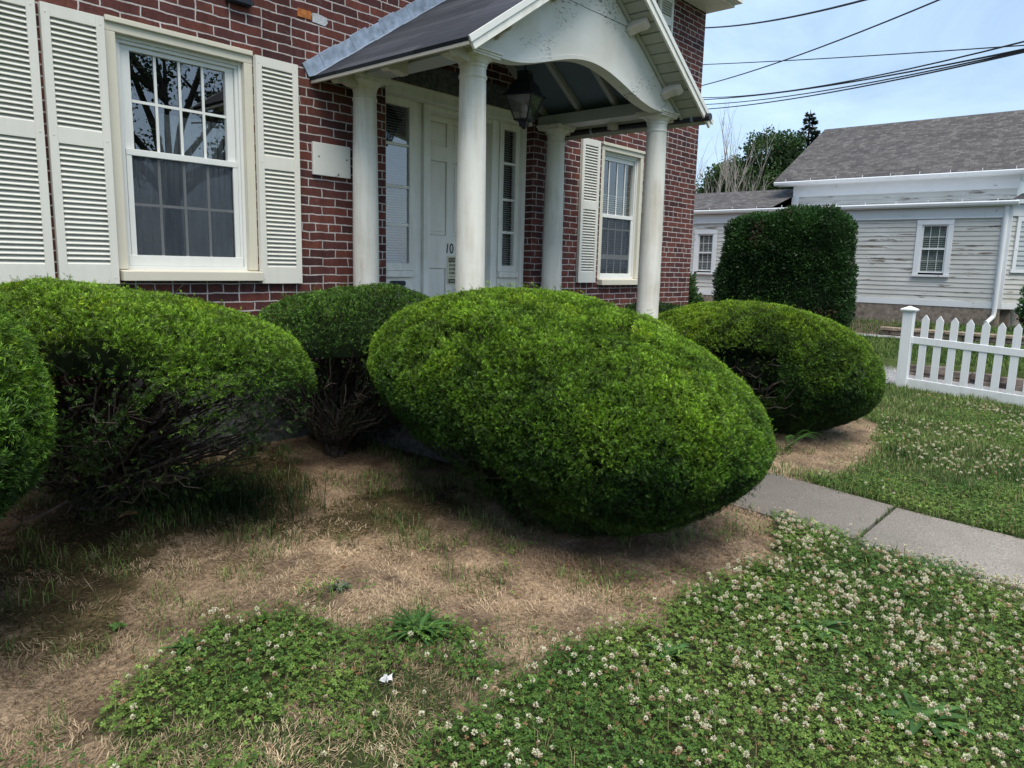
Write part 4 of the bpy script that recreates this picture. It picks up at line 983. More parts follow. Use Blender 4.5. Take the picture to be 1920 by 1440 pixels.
def nwindow(y0, y1, z0, z1, cas=.10):
    m = MB(); x = XW
    m.box(x - .04, x + .05, y0 - cas, y0, z0 - .04, z1); m.box(x - .04, x + .05, y1, y1 + cas, z0 - .04, z1); m.box(x - .045, x + .05, y0 - cas, y1 + cas, z1, z1 + cas); m.box(x - .07, x + .05, y0 - cas - .01, y1 + cas + .01, z0 - .085, z0 - .041)
    w = m.build('window', M['ntrim'], nb, .004)
    zm = (z0 + z1) / 2; s = MB(); f_ = .032
    for a, b, c, d, xx in ((y0, y0 + f_, z0, z1, -.01), (y1 - f_, y1, z0, z1, -.01), (y0 + f_, y1 - f_, z1 - f_, z1, -.009), (y0 + f_, y1 - f_, z0, z0 + f_, -.009), (y0 + f_, y1 - f_, zm - .018, zm + .018, -.012)): s.box(x + xx, x + .03, a, b, c, d)
    s.build('sash', M['nclean'], w)
    mu = MB()
    for k in (1, 2): yy = y0 + (y1 - y0) * k / 3; mu.box(x + .008, x + .014, yy - .004, yy + .004, z0 + f_, z1 - f_)
    for zz in ((z0 + zm) / 2, (zm + z1) / 2): mu.box(x + .0075, x + .0145, y0 + f_, y1 - f_, zz - .004, zz + .004)
    mu.build('muntins', M['nclean'], w)
    MB().add([(x + .016, y0 + f_, z0 + f_), (x + .016, y1 - f_, z0 + f_), (x + .016, y1 - f_, z1 - f_), (x + .016, y0 + f_, z1 - f_)], [(3, 2, 1, 0)]).build('pane', M['glass'], w)
    bl = MB(); z = z0 + .04
    while z < z1 - .05: bl.add([(x + .05, y0, z), (x + .05, y1, z), (x + .062, y1, z + .028), (x + .062, y0, z + .028)], [(3, 2, 1, 0)]); z += .04
    bl.build('blind', M['blind'], w); MB().box(x + .10, x + .11, y0 - .05, y1 + .05, z0 - .05, z1 + .05).build('backing', M['windowdark'], w)
nwindow(-1.67, -1.18, 1.90, 2.90); nwindow(.30, .74, 1.85, 2.86); nwindow(3.585, 4.01, 1.815, 2.755)
# angled bay at the street end
by = Vector((16, -2.70, 0)); bd = Vector((.62, -.785, 0)).normalized(); bn = Vector((-bd.y, bd.x, 0)) * -1
if bn.x > 0: bn = -bn
m = MB(); zz = 1.33
def bp(u, z, off=0): return tuple(by + bd * u + bn * off + Vector((0, 0, z)))
while zz < 3.0:
    z2_ = zz + .0955; m.add([bp(0.06, zz, .016), bp(1.0, zz, .016), bp(1.0, z2_, .003), bp(.06, z2_, .003), bp(.06, zz, 0), bp(1., zz, 0)], [(0, 1, 2, 3), (4, 5, 1, 0)]); zz += .0955
m.add([bp(0, 1.2), bp(1., 1.2), bp(1., 3.3), bp(0, 3.3)], [(0, 1, 2, 3)])
m.build('bay_siding', M['siding'], nb)
m = MB(); 
def bbox(m, u0, u1, z0, z1, o0, o1): m.hexa([bp(u0, z0, o1), bp(u1, z0, o1), bp(u1, z0, o0), bp(u0, z0, o0), bp(u0, z1, o1), bp(u1, z1, o1), bp(u1, z1, o0), bp(u0, z1, o0)])
bbox(m, .0, .06, 1.21, 3.05, .0, .03); bbox(m, 0, 1., 3.05, 3.26, .004, .04); bbox(m, 0, 1., 1.21, 1.33, .017, .03)
for a, b, c, d in ((.16, .23, 2.0, 2.95), (.83, .9, 2.0, 2.95), (.16, .9, 2.95, 3.04), (.14, .92, 1.94, 2.0)): bbox(m, a, b, c, d, .005, .045)
m.build('bay_trim', M['ntrim'], nb)
m = MB(); m.add([bp(.23, 2.0, .02), bp(.83, 2.0, .02), bp(.83, 2.95, .02), bp(.23, 2.95, .02)], [(0, 1, 2, 3)]); m.build('bay_pane', M['glass'], nb)
m = MB(); bbox(m, .23, .83, 2.0, 2.95, .006, .007); m.build('bay_backing', M['windowdark'], nb)
m = MB(); m.add([(15.8, -2.75, 3.36), tuple(by + bd * 1.1 + bn * .2 + Vector((0, 0, 3.36))), (17.6, -3.6, 3.55), (17.3, -2.7, 3.6)], [(0, 1, 2, 3)]); m.build('bay_roof', M['nroof'], nb)
ds = MB(); ds.tube([(15.93, -2.66, 3.26), (15.95, -2.66, 3.1), (15.94, -2.665, 1.15), (15.93, -2.66, 1.05), (15.80, -2.60, .95), (15.72, -2.58, .93)], .045, 10); ds.build('downspout', M['nclean'], nb)

# retaining walls ---------------------------------------------------------------
sw = thing('fieldstone_wall', 'low dark fieldstone wall along the driveway, seen through the fence pickets', 'wall', (11.36, -4, .2)); inv = Vector((-11.36, 4, -.2))
m = MB(); rr = random.Random(4)
y = -7.5
while y < -2.45:
    wd = rr.uniform(.18, .38)
    z = gz(11.25, y) - .05
    for k in range(2):
        hh = rr.uniform(.10, .13); x0 = 11.27 + rr.uniform(-.03, .02); w_ = wd * (1 if k else rr.uniform(.8, 1.05)); j = lambda: rr.uniform(-.02, .02)
        p = [(x0 + j(), y + j(), z), (x0 + .16, y + j(), z), (x0 + .16, y + w_ + j(), z), (x0 + j(), y + w_ - .01 + j(), z), (x0 + .01 + j(), y + j(), z + hh + j()), (x0 + .16, y + j(), z + hh + j()), (x0 + .16, y + w_ + j(), z + hh + j()), (x0 + .01 + j(), y + w_ - .01 + j(), z + hh + j())]
        m.hexa([tuple(Vector(q) + inv) for q in p]); z += hh * .92
    y += wd * .97
m.build('stones', M['stone'], sw, .02)
pw = thing('block_wall', 'tan paver block retaining wall in front of the weathered house', 'wall', (13.5, -3, .7)); inv = Vector((-13.5, 3, -.7))
m = MB(); cp = MB(); y = -6.5; k = 0
while y < -1.35:
    w_ = rr.uniform(.16, .22); b = float(ground_h(np.array([13.35]), np.array([y]))[0]); z0 = b - .06
    for q in range(2):
        x0 = 13.42 + rr.uniform(-.008, .008); m.box(*(np.array([x0, x0 + .14]) + inv.x), *(np.array([y + q * .05, y + q * .05 + w_ - .012]) + inv.y), z0 + q * .075 + inv.z, z0 + q * .075 + .068 + inv.z)
    y += w_
y = -6.5
while y < -1.4:
    w_ = rr.uniform(.34, .42); b = float(ground_h(np.array([13.35]), np.array([y]))[0]); cp.box(13.385 + inv.x, 13.60 + inv.x, y + inv.y, y + w_ - .012 + inv.y, b + .095 + inv.z, b + .155 + inv.z); y += w_
m.build('blocks', M['paver'], pw, .008); cp.build('capstones', M['paver'], pw, .01)
wk = MB(); 
for y0, y1 in ((-2.25, -1.2), (-1.2, 3.5)): wk.add([(13.02, y0, gz(13.0, y0) + .012), (13.3, y0, gz(13.3, y0) + .012), (13.3, y1, gz(13.3, y1) + .012), (13.02, y1, gz(13.0, y1) + .012)], [(0, 1, 2, 3)])
tag(wk.build('footpath', M['gravel']), kind='structure')

# ------------------------------------------------------------------ picket fence
fx, fy0 = 9.5, -2.59
fen = thing('picket_fence', 'white vinyl picket fence with a capped end post beside the lawn', 'fence', (fx, fy0, gz(fx, fy0)))
gf = lambda y: gz(9.45, y + fy0) - gz(9.5, fy0)
po = MB(); po.box(0, .135, -.0675, .0675, -.1, 1.06); post = po.build('post', M['fence'], fen, .006)
cpp = MB(); frust(cpp, [(.082, 1.055), (.098, 1.075), (.098, 1.092), (.086, 1.098), (.006, 1.135)]); cpp.v = [(x + .0675, y, z) for x, y, z in cpp.v]; cpp.build('post_cap', M['fence'], post, .002)
def sloped(m, ya, yb, z0, z1, x0, x1): m.hexa([(x0, yb, z0 + gf(yb)), (x1, yb, z0 + gf(yb)), (x1, ya, z0 + gf(ya)), (x0, ya, z0 + gf(ya)), (x0, yb, z1 + gf(yb)), (x1, yb, z1 + gf(yb)), (x1, ya, z1 + gf(ya)), (x0, ya, z1 + gf(ya))])
m = MB(); sloped(m, -.068, -2.45, .63, .725, .03, .075); m.build('top_rail', M['fence'], fen, .005)
m = MB(); sloped(m, -.068, -2.45, -.05, .14, .03, .085); m.build('bottom_rail', M['fence'], fen, .005)
for i in range(13):
    yc = -.215 - .1765 * i; m = MB(); w = .046; z1 = 1.035 + gf(yc)
    m.prism([(-w, .10 + gf(yc)), (w, .10 + gf(yc)), (w, z1 - .062), (.006, z1), (-.006, z1), (-w, z1 - .062)], (.076 if False else .040, yc, 0), (0, 1, 0), (0, 0, 1), (.022, 0, 0))
    pk = m.build('picket', M['fence'], fen, .003); pk.rotation_euler = (.004 * math.sin(i * 5.1), 0, 0)
po = MB(); po.box(0, .135, -2.59, -2.455, -.25, 1.06 + gf(-2.5)); p2 = po.build('post', M['fence'], fen, .006)

# ------------------------------------------------------------------ trees
def limb_tree(m, base, h, r, spread, levels, rnd, upb=.35, tips=None, first=.35, nb=(3, 5), twist=.18):
    def grow(p, d, L, rad, lev):
        pts = [p]; n = 5; q = p
        for i in range(n):
            d = (d + Vector((rnd.gauss(0, twist), rnd.gauss(0, twist), rnd.gauss(0, twist * .6) + upb * .12))).normalized(); q = q + d * L / n; pts.append(q)
        m.tube(pts, [max(.004, rad * (1 - .65 * i / n)) for i in range(n + 1)], 6 if lev < 2 else 4, False)
        if lev >= levels:
            if tips is not None: tips.extend(pts[2:])
            return
        for k in range(rnd.randint(*nb)):
            i = rnd.randint(2 if lev else int(2), n); a = rnd.uniform(0, 2 * PI); s = spread * rnd.uniform(.7, 1.3)
            o = Vector((math.cos(a), math.sin(a), 0)); nd = (d * (1 - .5 * s) + o * s + Vector((0, 0, upb))).normalized()
            grow(pts[i], nd, L * rnd.uniform(.55, .8), rad * .5, lev + 1)
    grow(Vector(base), Vector((0, 0, 1)), h, r, 0)
def broadleaf(name, label, base, blobs, nleaf, size, pal, seed, trunk_h, trunk_r=.25, cat='tree', group=None, gap=-.42):
    t = thing(name, label, cat, base, group); rnd = random.Random(seed); m = MB(); tips = []
    if gap > -.4: m.tube([(0, 0, 0), (.05, 0, trunk_h * .5), (0, .05, trunk_h)], [trunk_r, trunk_r * .8, trunk_r * .6], 10)
    for bx, by_, bz, br_ in blobs:
        if gap > -.4:
            pts = [Vector((0, 0, trunk_h * .9)), Vector((bx * .2, by_ * .2, trunk_h + (bz - trunk_h) * .25)), Vector((bx * .6, by_ * .6, trunk_h + (bz - trunk_h) * .55)), Vector((bx, by_, bz))]
            m.tube(pts, [trunk_r * .4, trunk_r * .3, trunk_r * .2, trunk_r * .08], 8)
        else:
            pts = [Vector((0, 0, 0)), Vector((bx * .15, by_ * .15, trunk_h * .6)), Vector((bx * .55, by_ * .55, trunk_h + (bz - trunk_h) * .4)), Vector((bx, by_, bz))]
            m.tube(pts, [trunk_r, trunk_r * .75, trunk_r * .4, trunk_r * .1], 8)
        for k in range(5):
            e = Vector((bx, by_, bz)) + Vector((rnd.gauss(0, .5), rnd.gauss(0, .5), rnd.gauss(0, .4))) * br_; m.tube([pts[2], (pts[2] + e) / 2 + Vector((rnd.gauss(0, .1), rnd.gauss(0, .1), .15)) * br_, e], [trunk_r * .3, trunk_r * .18, .02], 5)
    m.build('trunk', M['trunk'], t)
    V = []; C = []; tot = sum(b[3] ** 2 for b in blobs)
    for bx, by_, bz, br_ in blobs:
        n = int(nleaf * br_ ** 2 / tot); u = norm(RNG.normal(size=(n, 3))); c0 = np.array([bx, by_, bz])
        q = u * br_; bump = 1 + .28 * vnoise(q + c0, 1.6 / br_ * 1.6, seed) + .16 * vnoise(q + c0, 4.5 / br_, seed + 1)
        r_ = br_ * bump * (1 - .45 * RNG.random(n) ** 1.6); P = c0 + u * r_[:, None] * np.array([1, 1, .9])
        kk = vnoise(P, 3.2 / br_, seed + 2) > gap; P = P[kk]; u = u[kk]
        mm = np.clip(.35 + .45 * u[:, 2] + .5 * vnoise(P, 3 / br_, seed + 3), 0, 1)[:, None]; col = ((1 - mm) * np.array(pal[0]) + mm * np.array(pal[1])) * (1 + .3 * RNG.normal(size=(len(P), 1))).clip(.4, 1.8)
        v, c = leafcards(P, u * .5 + RNG.normal(size=P.shape) * .7, RNG.uniform(*size, len(P)), col, .7); V.append(v); C.append(c)
    V = np.concatenate(V); np_mesh('crown', V, np.arange(len(V), dtype=np.int32).reshape(-1, 4), np.concatenate(C), M['leaf'], t); return t
DG = ((.014, .036, .012), (.06, .115, .032))
broadleaf('leafy_tree', 'taller dark green tree beyond the low wing roof, right of the bare tree', (42.0, 13.6, .8), [(-.3, .4, 5.6, 2.2), (.2, -.1, 7.9, 1.5), (.8, -1.2, 6.3, 1.9), (1.3, -2.3, 4.5, 2.0), (-.6, 1.2, 4.0, 2.2), (.6, -1.2, 8.3, .9), (-.9, 1.6, 6.2, 1.5)], 52000, (.10, .22), DG, 21, 2.5)
broadleaf('leafy_tree', 'lower spreading green tree beside the brick corner, behind the bare tree', (41.0, 16.2, .8), [(0, .2, 4.4, 2.2), (.4, -.9, 5.9, 1.7), (-.5, 1.3, 3.8, 2.0), (.8, -1.6, 3.8, 1.8)], 40000, (.10, .21), ((.016, .04, .014), (.06, .115, .035)), 22, 2.0)
# bare tree
bt = thing('bare_tree', 'leafless grey tree with thin upright branches between the brick house and the green trees', 'tree', (32.3, 11.15, .7))
m = MB(); rnd = random.Random(9)
for k in range(5):
    a = k * 1.3; limb_tree(m, (.25 * math.cos(a), .25 * math.sin(a), 0), 3.1 + rnd.uniform(-.4, .9), .075, .34, 3, rnd, .45, None, nb=(3, 4), twist=.10)
m.build('trunk', M['paleb'], bt)
# spruce
sp = thing('spruce_tree', 'tall dark spruce with drooping boughs behind the ridge of the weathered house', 'tree', (50.6, 14.3, .8))
m = MB(); m.tube([(0, 0, 0), (0, 0, 6), (.05, 0, 11.95)], [.3, .2, .02], 8); m.build('trunk', M['trunk'], sp)
V = []; C = []; rnd = random.Random(5); z = 4.
while z < 11.9:
    rr_ = max(.15, (12.1 - z) * .44) * rnd.uniform(.7, 1.15); nbr = 5 if z < 11 else 4
    for k in range(nbr):
        a = rnd.uniform(0, 2 * PI); n = int(60 * rr_ + 14); t_ = RNG.random(n) ** .8; dr = np.array([math.cos(a), math.sin(a), 0.]); pr = np.array([-math.sin(a), math.cos(a), 0.])
        w_ = RNG.normal(size=n) * .16 * rr_ * (1 - t_ * .6)
        P = dr * (t_ * rr_)[:, None] + pr * w_[:, None]; P[:, 2] = z - .25 * t_ * rr_ + .35 * (t_ ** 2) * rr_ - np.abs(RNG.normal(size=n)) * .08
        D = dr + pr * np.sign(w_)[:, None] * .6 + RNG.normal(size=(n, 3)) * .3 + np.array([0, 0, -.1])
        col = np.array([.012, .026, .016]) * (1 + .4 * RNG.normal(size=(n, 1))).clip(.4, 2)
        v, c = leafcards(P, D, RNG.uniform(.14, .3, n), col, .45); V.append(v); C.append(c)
    z += rnd.uniform(.20, .34)
V = np.concatenate(V); np_mesh('crown', V, np.arange(len(V), dtype=np.int32).reshape(-1, 4), np.concatenate(C), M['leaf'], sp)
# street tree behind the camera: what the window glass mirrors
broadleaf('street_tree', 'broad street tree across the road, mirrored in the front window glass', (7.2, -14.5, 0), [(0, 0, 7.6, 2.0), (-2.2, .5, 6.4, 1.7), (2.2, -.4, 6.9, 1.8), (-1.2, -1.0, 9.6, 1.9), (1.4, .8, 9.8, 1.9), (-3.6, 1.2, 4.9, 1.3), (3.4, .6, 5.0, 1.4), (-1.6, .4, 4.5, 1.1), (1.5, .9, 4.9, 1.1), (5.4, .2, 6.2, 1.5), (-5.2, .3, 7.0, 1.6)], 42000, (.06, .13), ((.03, .06, .02), (.08, .15, .04)), 33, 3.6, .30, gap=.10)

# ------------------------------------------------------------------ overhead wires
def wire(label, a, b, sag, rad, ext0=.5, ext1=.8):
    a = Vector(a); b = Vector(b); d = b - a; A = a - d * ext0; B = b + d * ext1; mid = (a + b) / 2
    o = thing('power_line', label, 'wire', tuple(mid), 'overhead wires'); m = MB(); pts = []
    for i in range(33):
        t = i / 32; p = A + (B - A) * t; u = (t * (1 + ext0 + ext1) - ext0)
        p = p + Vector((0, 0, -sag * 4 * u * (1 - u))) - mid; pts.append(tuple(p))
    m.tube(pts, rad, 6); m.build('cable', M['wire'], o)
wire('thick black overhead wire, topmost at the brick corner', (19.63, 6.075, 9.02), (13.924, -.206, 7.008), .10, .021)
wire('black overhead wire that climbs most steeply, crossing the thin level one', (19.376, 5.945, 7.311), (12.503, -1.833, 6.301), .10, .014)
wire('thin nearly level overhead wire, farthest away', (36.765, 15.147, 12.901), (29.64, -.577, 9.667), .05, .022)
wire('upper wire of the lower bundle, rising above the others at the right edge', (27.011, 9.896, 8.802), (15.864, -2.595, 6.298), .25, .017)
wire('middle wire of the lower bundle of overhead wires', (26.995, 9.877, 8.72), (15.849, -2.613, 6.155), .16, .019)
wire('lowest overhead wire, just above the far roof ridge', (26.963, 9.839, 8.33), (15.846, -2.617, 6.10), .16, .018)
wire('second lowest overhead wire, closest below the middle of the bundle', (26.98, 9.86, 8.52), (15.848, -2.615, 6.13), .18, .016)

# ------------------------------------------------------------------ ground cover
def scatter(x0, x1, y0, y1, dens, fn):
    n = int((x1 - x0) * (y1 - y0) * dens); x = RNG.uniform(x0, x1, n); y = RNG.uniform(y0, y1, n)
    # thin out with distance from the path of the camera
    k = fn(x, y); return x[k], y[k]
def blades(x, y, h, w, lean, col, seg=2, z0=0., swirl=False):
    n = len(x); P = np.stack([x, y, ground_h(x, y) + z0], -1); a = RNG.uniform(0, 2 * PI, n)
    if swirl: a = 5 * vnoise(PN(x, y), 5, 65) + RNG.normal(size=n) * .9
    dr = np.stack([np.cos(a), np.sin(a), 0 * a], -1); sd = np.stack([-np.sin(a), np.cos(a), 0 * a], -1)
    le = lean[:, None]; H = h[:, None]; W = w[:, None] / 2; up = np.array([0, 0, 1.])
    m = P + up * H * np.where(le > .8, .62 * np.sqrt(np.clip(1 - le ** 2, .01, 1)), .6 * np.sqrt(np.clip(1 - (le * .6) ** 2, .02, 1))) + dr * H * np.where(le > .8, .55, .35) * le; tp = P + up * H * np.sqrt(np.clip(1 - le ** 2, .01, 1)) + dr * H * le
    v = np.stack([P - sd * W, P + sd * W, m + sd * W * .8, m - sd * W * .8, tp], 1).reshape(-1, 3)
    b = np.arange(n, dtype=np.int32)[:, None] * 5; F = np.concatenate([b + np.array([0, 1, 2]), b + np.array([0, 2, 3]), b + np.array([3, 2, 4])], 1).reshape(-1, 3)
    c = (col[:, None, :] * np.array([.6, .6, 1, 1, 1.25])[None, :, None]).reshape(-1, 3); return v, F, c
def cam_d(x, y): return np.hypot(x + 1.686, y + 5.184)
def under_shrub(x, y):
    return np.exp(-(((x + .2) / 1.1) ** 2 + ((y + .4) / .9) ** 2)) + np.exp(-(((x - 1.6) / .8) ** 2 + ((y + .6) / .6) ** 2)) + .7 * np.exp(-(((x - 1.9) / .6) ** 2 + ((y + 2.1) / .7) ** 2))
PN = lambda x, y: np.stack([x, y, 0 * x], -1)
# straw
def fs_(x, y):
    z = zones(x, y); d = cam_d(x, y); p = np.clip(3.2 / d, .25, 1) ** 1.2; u = np.clip(1 - .8 * under_shrub(x, y), .1, 1)
    bare = vnoise(PN(x, y), 4.5, 61) * .6 + vnoise(PN(x, y), 11, 62) * .5
    return ((z['straw'] & ~z['moss']) | (z['weeds'] & (RNG.random(len(x)) < .22)) | (z['moss'] & (RNG.random(len(x)) < .5 + .4 * vnoise(PN(x, y), 6, 88)))) & (RNG.random(len(x)) < p * u * np.clip(1.1 - 2.2 * np.clip(bare, -.1, 1), .06, 1))
x, y = scatter(-1.9, 7.2, -4.4, -.1, 12500, fs_); n = len(x)
br_ = np.clip(.55 + .5 * vnoise(PN(x, y), 2.3, 63) + .25 * vnoise(PN(x, y), 8, 64), 0, 1)[:, None]
reddish = np.exp(-(((x - 1.9) / .9) ** 2 + ((y + 3.0) / .5) ** 2))[:, None]
cs = (1 - br_) * np.array([.21, .152, .098]) + br_ * np.array([.64, .50, .335]); cs = cs * (1 - .45 * reddish * np.array([.6, .9, 1.]))
cs *= (1 + .28 * RNG.normal(size=(n, 1))).clip(.45, 1.7) * (1 - .5 * np.clip(under_shrub(x, y), 0, 1))[:, None]  # straw colour darkened beneath the shrubs as painted shade
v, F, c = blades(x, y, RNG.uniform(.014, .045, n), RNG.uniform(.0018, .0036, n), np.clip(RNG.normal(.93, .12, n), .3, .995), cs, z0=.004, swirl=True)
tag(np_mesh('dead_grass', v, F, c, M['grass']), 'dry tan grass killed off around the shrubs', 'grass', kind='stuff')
# moss and dark grass below the shrubs
x, y = scatter(-1.4, 2.4, -2.6, -.05, 4200, lambda x, y: zones(x, y)['moss'] & (RNG.random(len(x)) < np.clip(.6 + .5 * vnoise(PN(x, y), 6, 66), .05, 1))); n = len(x)
cs = np.array([.042, .058, .016]) * (1 + .35 * RNG.normal(size=(n, 1))).clip(.4, 2); v, F, c = blades(x, y, RNG.uniform(.008, .03, n), RNG.uniform(.002, .004, n), np.clip(RNG.normal(.5, .3, n), .05, .98), cs)
v2, F2, c2 = (lambda q: blades(q[0], q[1], RNG.uniform(.09, .24, len(q[0])), RNG.uniform(.003, .005, len(q[0])), np.clip(RNG.normal(.6, .2, len(q[0])), .1, .95), np.array([.022, .046, .016]) * (1 + .3 * RNG.normal(size=(len(q[0]), 1))).clip(.4, 2)))((RNG.normal(.42, .20, 900), RNG.normal(-1.15, .22, 900)))
F2 = F2 + len(v); tag(np_mesh('moss_and_shade_grass', np.concatenate([v, v2]), np.concatenate([F, F2]), np.concatenate([c, c2]), M['grass']), 'dark moss and shaded grass under the window shrub', 'moss', kind='stuff')
# lawn on the right and thin grass in the weedy patches
def fl_(x, y):
    z = zones(x, y); d = cam_d(x, y); p = np.clip(5.5 / d, .12, 1) ** 1.5
    return (z['lawn'] & (RNG.random(len(x)) < p)) | (z['weeds'] & (RNG.random(len(x)) < .72 + .5 * vnoise(PN(x, y), 5, 67))) | (z['clover'] & (RNG.random(len(x)) < .22 + .25 * vnoise(PN(x, y), 2.5, 66))) | (z['straw'] & (vnoise(PN(x, y), 5, 68) + .3 * vnoise(PN(x, y), 14, 69) > .12) & (RNG.random(len(x)) < .40) & (d < 7))
x, y = scatter(-2, 9.7, -6.6, -.3, 5200, fl_); n = len(x); zz = zones(x, y)
mm = np.clip(.5 + .6 * vnoise(PN(x, y), 2.2, 71) + .3 * vnoise(PN(x, y), 7, 72), 0, 1)[:, None]
cs = ((1 - mm) * np.array([.058, .115, .028]) + mm * np.array([.175, .25, .068])) * (1 + .28 * RNG.normal(size=(n, 1))).clip(.4, 1.9); dry = RNG.random(n) < .12; cs[dry] = np.array([.30, .24, .14])
hh = np.where(zz['lawn'], RNG.uniform(.03, .085, n), RNG.uniform(.03, .09, n)) * np.clip(1 + .5 * vnoise(PN(x, y), 3, 73), .5, 1.6)
ne = 620; ex = RNG.uniform(2.95, 3.87, ne); ey = -3.955 + RNG.normal(size=ne) * .006; ed = RNG.random(ne) < .86
ex = np.where(ed, np.where(RNG.random(ne) < .5, 2.955, 3.868) + RNG.normal(size=ne) * .02, ex); ey = np.where(ed, RNG.uniform(-5.4, -2.6, ne), ey); kk = vnoise(PN(ex, ey), 7, 97) > -.1
ex, ey = ex[kk], ey[kk]; ne = len(ex); x = np.concatenate([x, ex]); y = np.concatenate([y, ey]); n = len(x); hh = np.concatenate([hh, RNG.uniform(.03, .07, ne)]); cs = np.concatenate([cs, np.array([.09, .15, .045]) * (1 + .3 * RNG.normal(size=(ne, 1))).clip(.4, 1.7)])
v, F, c = blades(x, y, hh, RNG.uniform(.0025, .0045, n) * np.clip(cam_d(x, y) / 4, .8, 2), np.clip(RNG.normal(.55, .25, n), .05, .97), cs)
tag(np_mesh('lawn_grass', v, F, c, M['grass']), 'green lawn grass growing beyond the concrete path', 'grass', kind='stuff')
x, y = scatter(9.7, 15.9, -7, 3, 900, lambda x, y: (x > 11.42) & ~((x > 13.0) & (x < 13.62)) & ~((x > 13.2) & (RNG.random(len(x)) < .55 - .6 * vnoise(PN(x, y), 1.4, 76))) & (RNG.random(len(x)) < .9)); n = len(x)
mm = np.clip(.5 + .6 * vnoise(PN(x, y), 1.5, 75), 0, 1)[:, None]; cs = ((1 - mm) * np.array([.05, .105, .025]) + mm * np.array([.14, .22, .05])) * (1 + .25 * RNG.normal(size=(n, 1))).clip(.4, 1.8)
v, F, c = blades(x, y, RNG.uniform(.05, .11, n), RNG.uniform(.008, .014, n), np.clip(RNG.normal(.5, .25, n), .05, .97), cs); tag(np_mesh('terrace_grass', v, F, c, M['grass']), 'grass on the terraces above the stone wall', 'grass', kind='stuff')
# clover
def clover_leaves(x, y, hgt, size, col):
    n = len(x); P = np.stack([x, y, ground_h(x, y) + hgt], -1); a0 = RNG.uniform(0, 2 * PI, n); tl = RNG.normal(size=(n, 2)) * .35
    up = norm(np.stack([tl[:, 0], tl[:, 1], np.ones(n)], -1)); V = []; C = []
    for k in range(3):
        a = a0 + k * 2.094; d = np.stack([np.cos(a), np.sin(a), 0 * a], -1); d = norm(d - up * (d * up).sum(1, keepdims=True)); s = np.cross(up, d); S_ = size[:, None]
        lift = up * S_ * .12
        V.append(np.stack([P, P + d * S_ * .55 + s * S_ * .46 + lift, P + d * S_ * .98 + s * S_ * .22 + lift * .5, P + d * S_ * .86 - lift * .3, P + d * S_ * .98 - s * S_ * .22 + lift * .5, P + d * S_ * .55 - s * S_ * .46 + lift], 1))
        C.append(col[:, None, :] * (.86 + .28 * RNG.random((n, 1, 1))) * np.array([.9, 1.05, 1.05, 1.0, 1.05, 1.05])[None, :, None])
    V = np.stack(V, 1).reshape(-1, 6, 3); C = np.stack(C, 1).reshape(-1, 3); b = np.arange(len(V), dtype=np.int32)[:, None] * 6
    F = np.concatenate([b + np.array([0, 1, 2]), b + np.array([0, 2, 3]), b + np.array([0, 3, 4]), b + np.array([0, 4, 5])], 1).reshape(-1, 3); return V.reshape(-1, 3), F, C
def fc_(x, y):
    z = zones(x, y); vis = x > -1.7 + 0 * y
    lw = z['lawn'] & (x < 9.3) & (x > 3.85) & (y < -2.9) & (vnoise(PN(x, y), 1.6, 81) > -.15) & (RNG.random(len(x)) < np.clip(3.6 / cam_d(x, y), .1, .6))
    return (z['clover'] & (RNG.random(len(x)) < np.clip(1.0 + .4 * vnoise(PN(x, y), 4, 82), .35, 1))) | lw | (z['straw'] & (vnoise(PN(x, y), 6, 87) > .42) & (RNG.random(len(x)) < .14)) | (z['weeds'] & (vnoise(PN(x, y), 4, 84) > -.22) & (RNG.random(len(x)) < .7))
x, y = scatter(-1.6, 8.6, -6.2, -2.2, 6800, fc_); n = len(x)
mm = np.clip(.45 + .5 * vnoise(PN(x, y), 3, 85) + .2 * RNG.normal(size=n), 0, 1)[:, None]; cs = ((1 - mm) * np.array([.045, .115, .022]) + mm * np.array([.19, .285, .06])) * (1 + .2 * RNG.normal(size=(n, 1))).clip(.5, 1.6)
bt_ = RNG.random(n) < .03; cs[bt_] = np.array([.22, .13, .06])
v, F, c = clover_leaves(x, y, RNG.uniform(.012, .065, n) * np.clip(1 + .4 * vnoise(PN(x, y), 5, 86), .5, 1.5), RNG.uniform(.0065, .0128, n), cs)
tag(np_mesh('clover_leaves', v, F, c, M['grass']), 'dense three-leaved clover beside the concrete path', 'clover', kind='stuff')
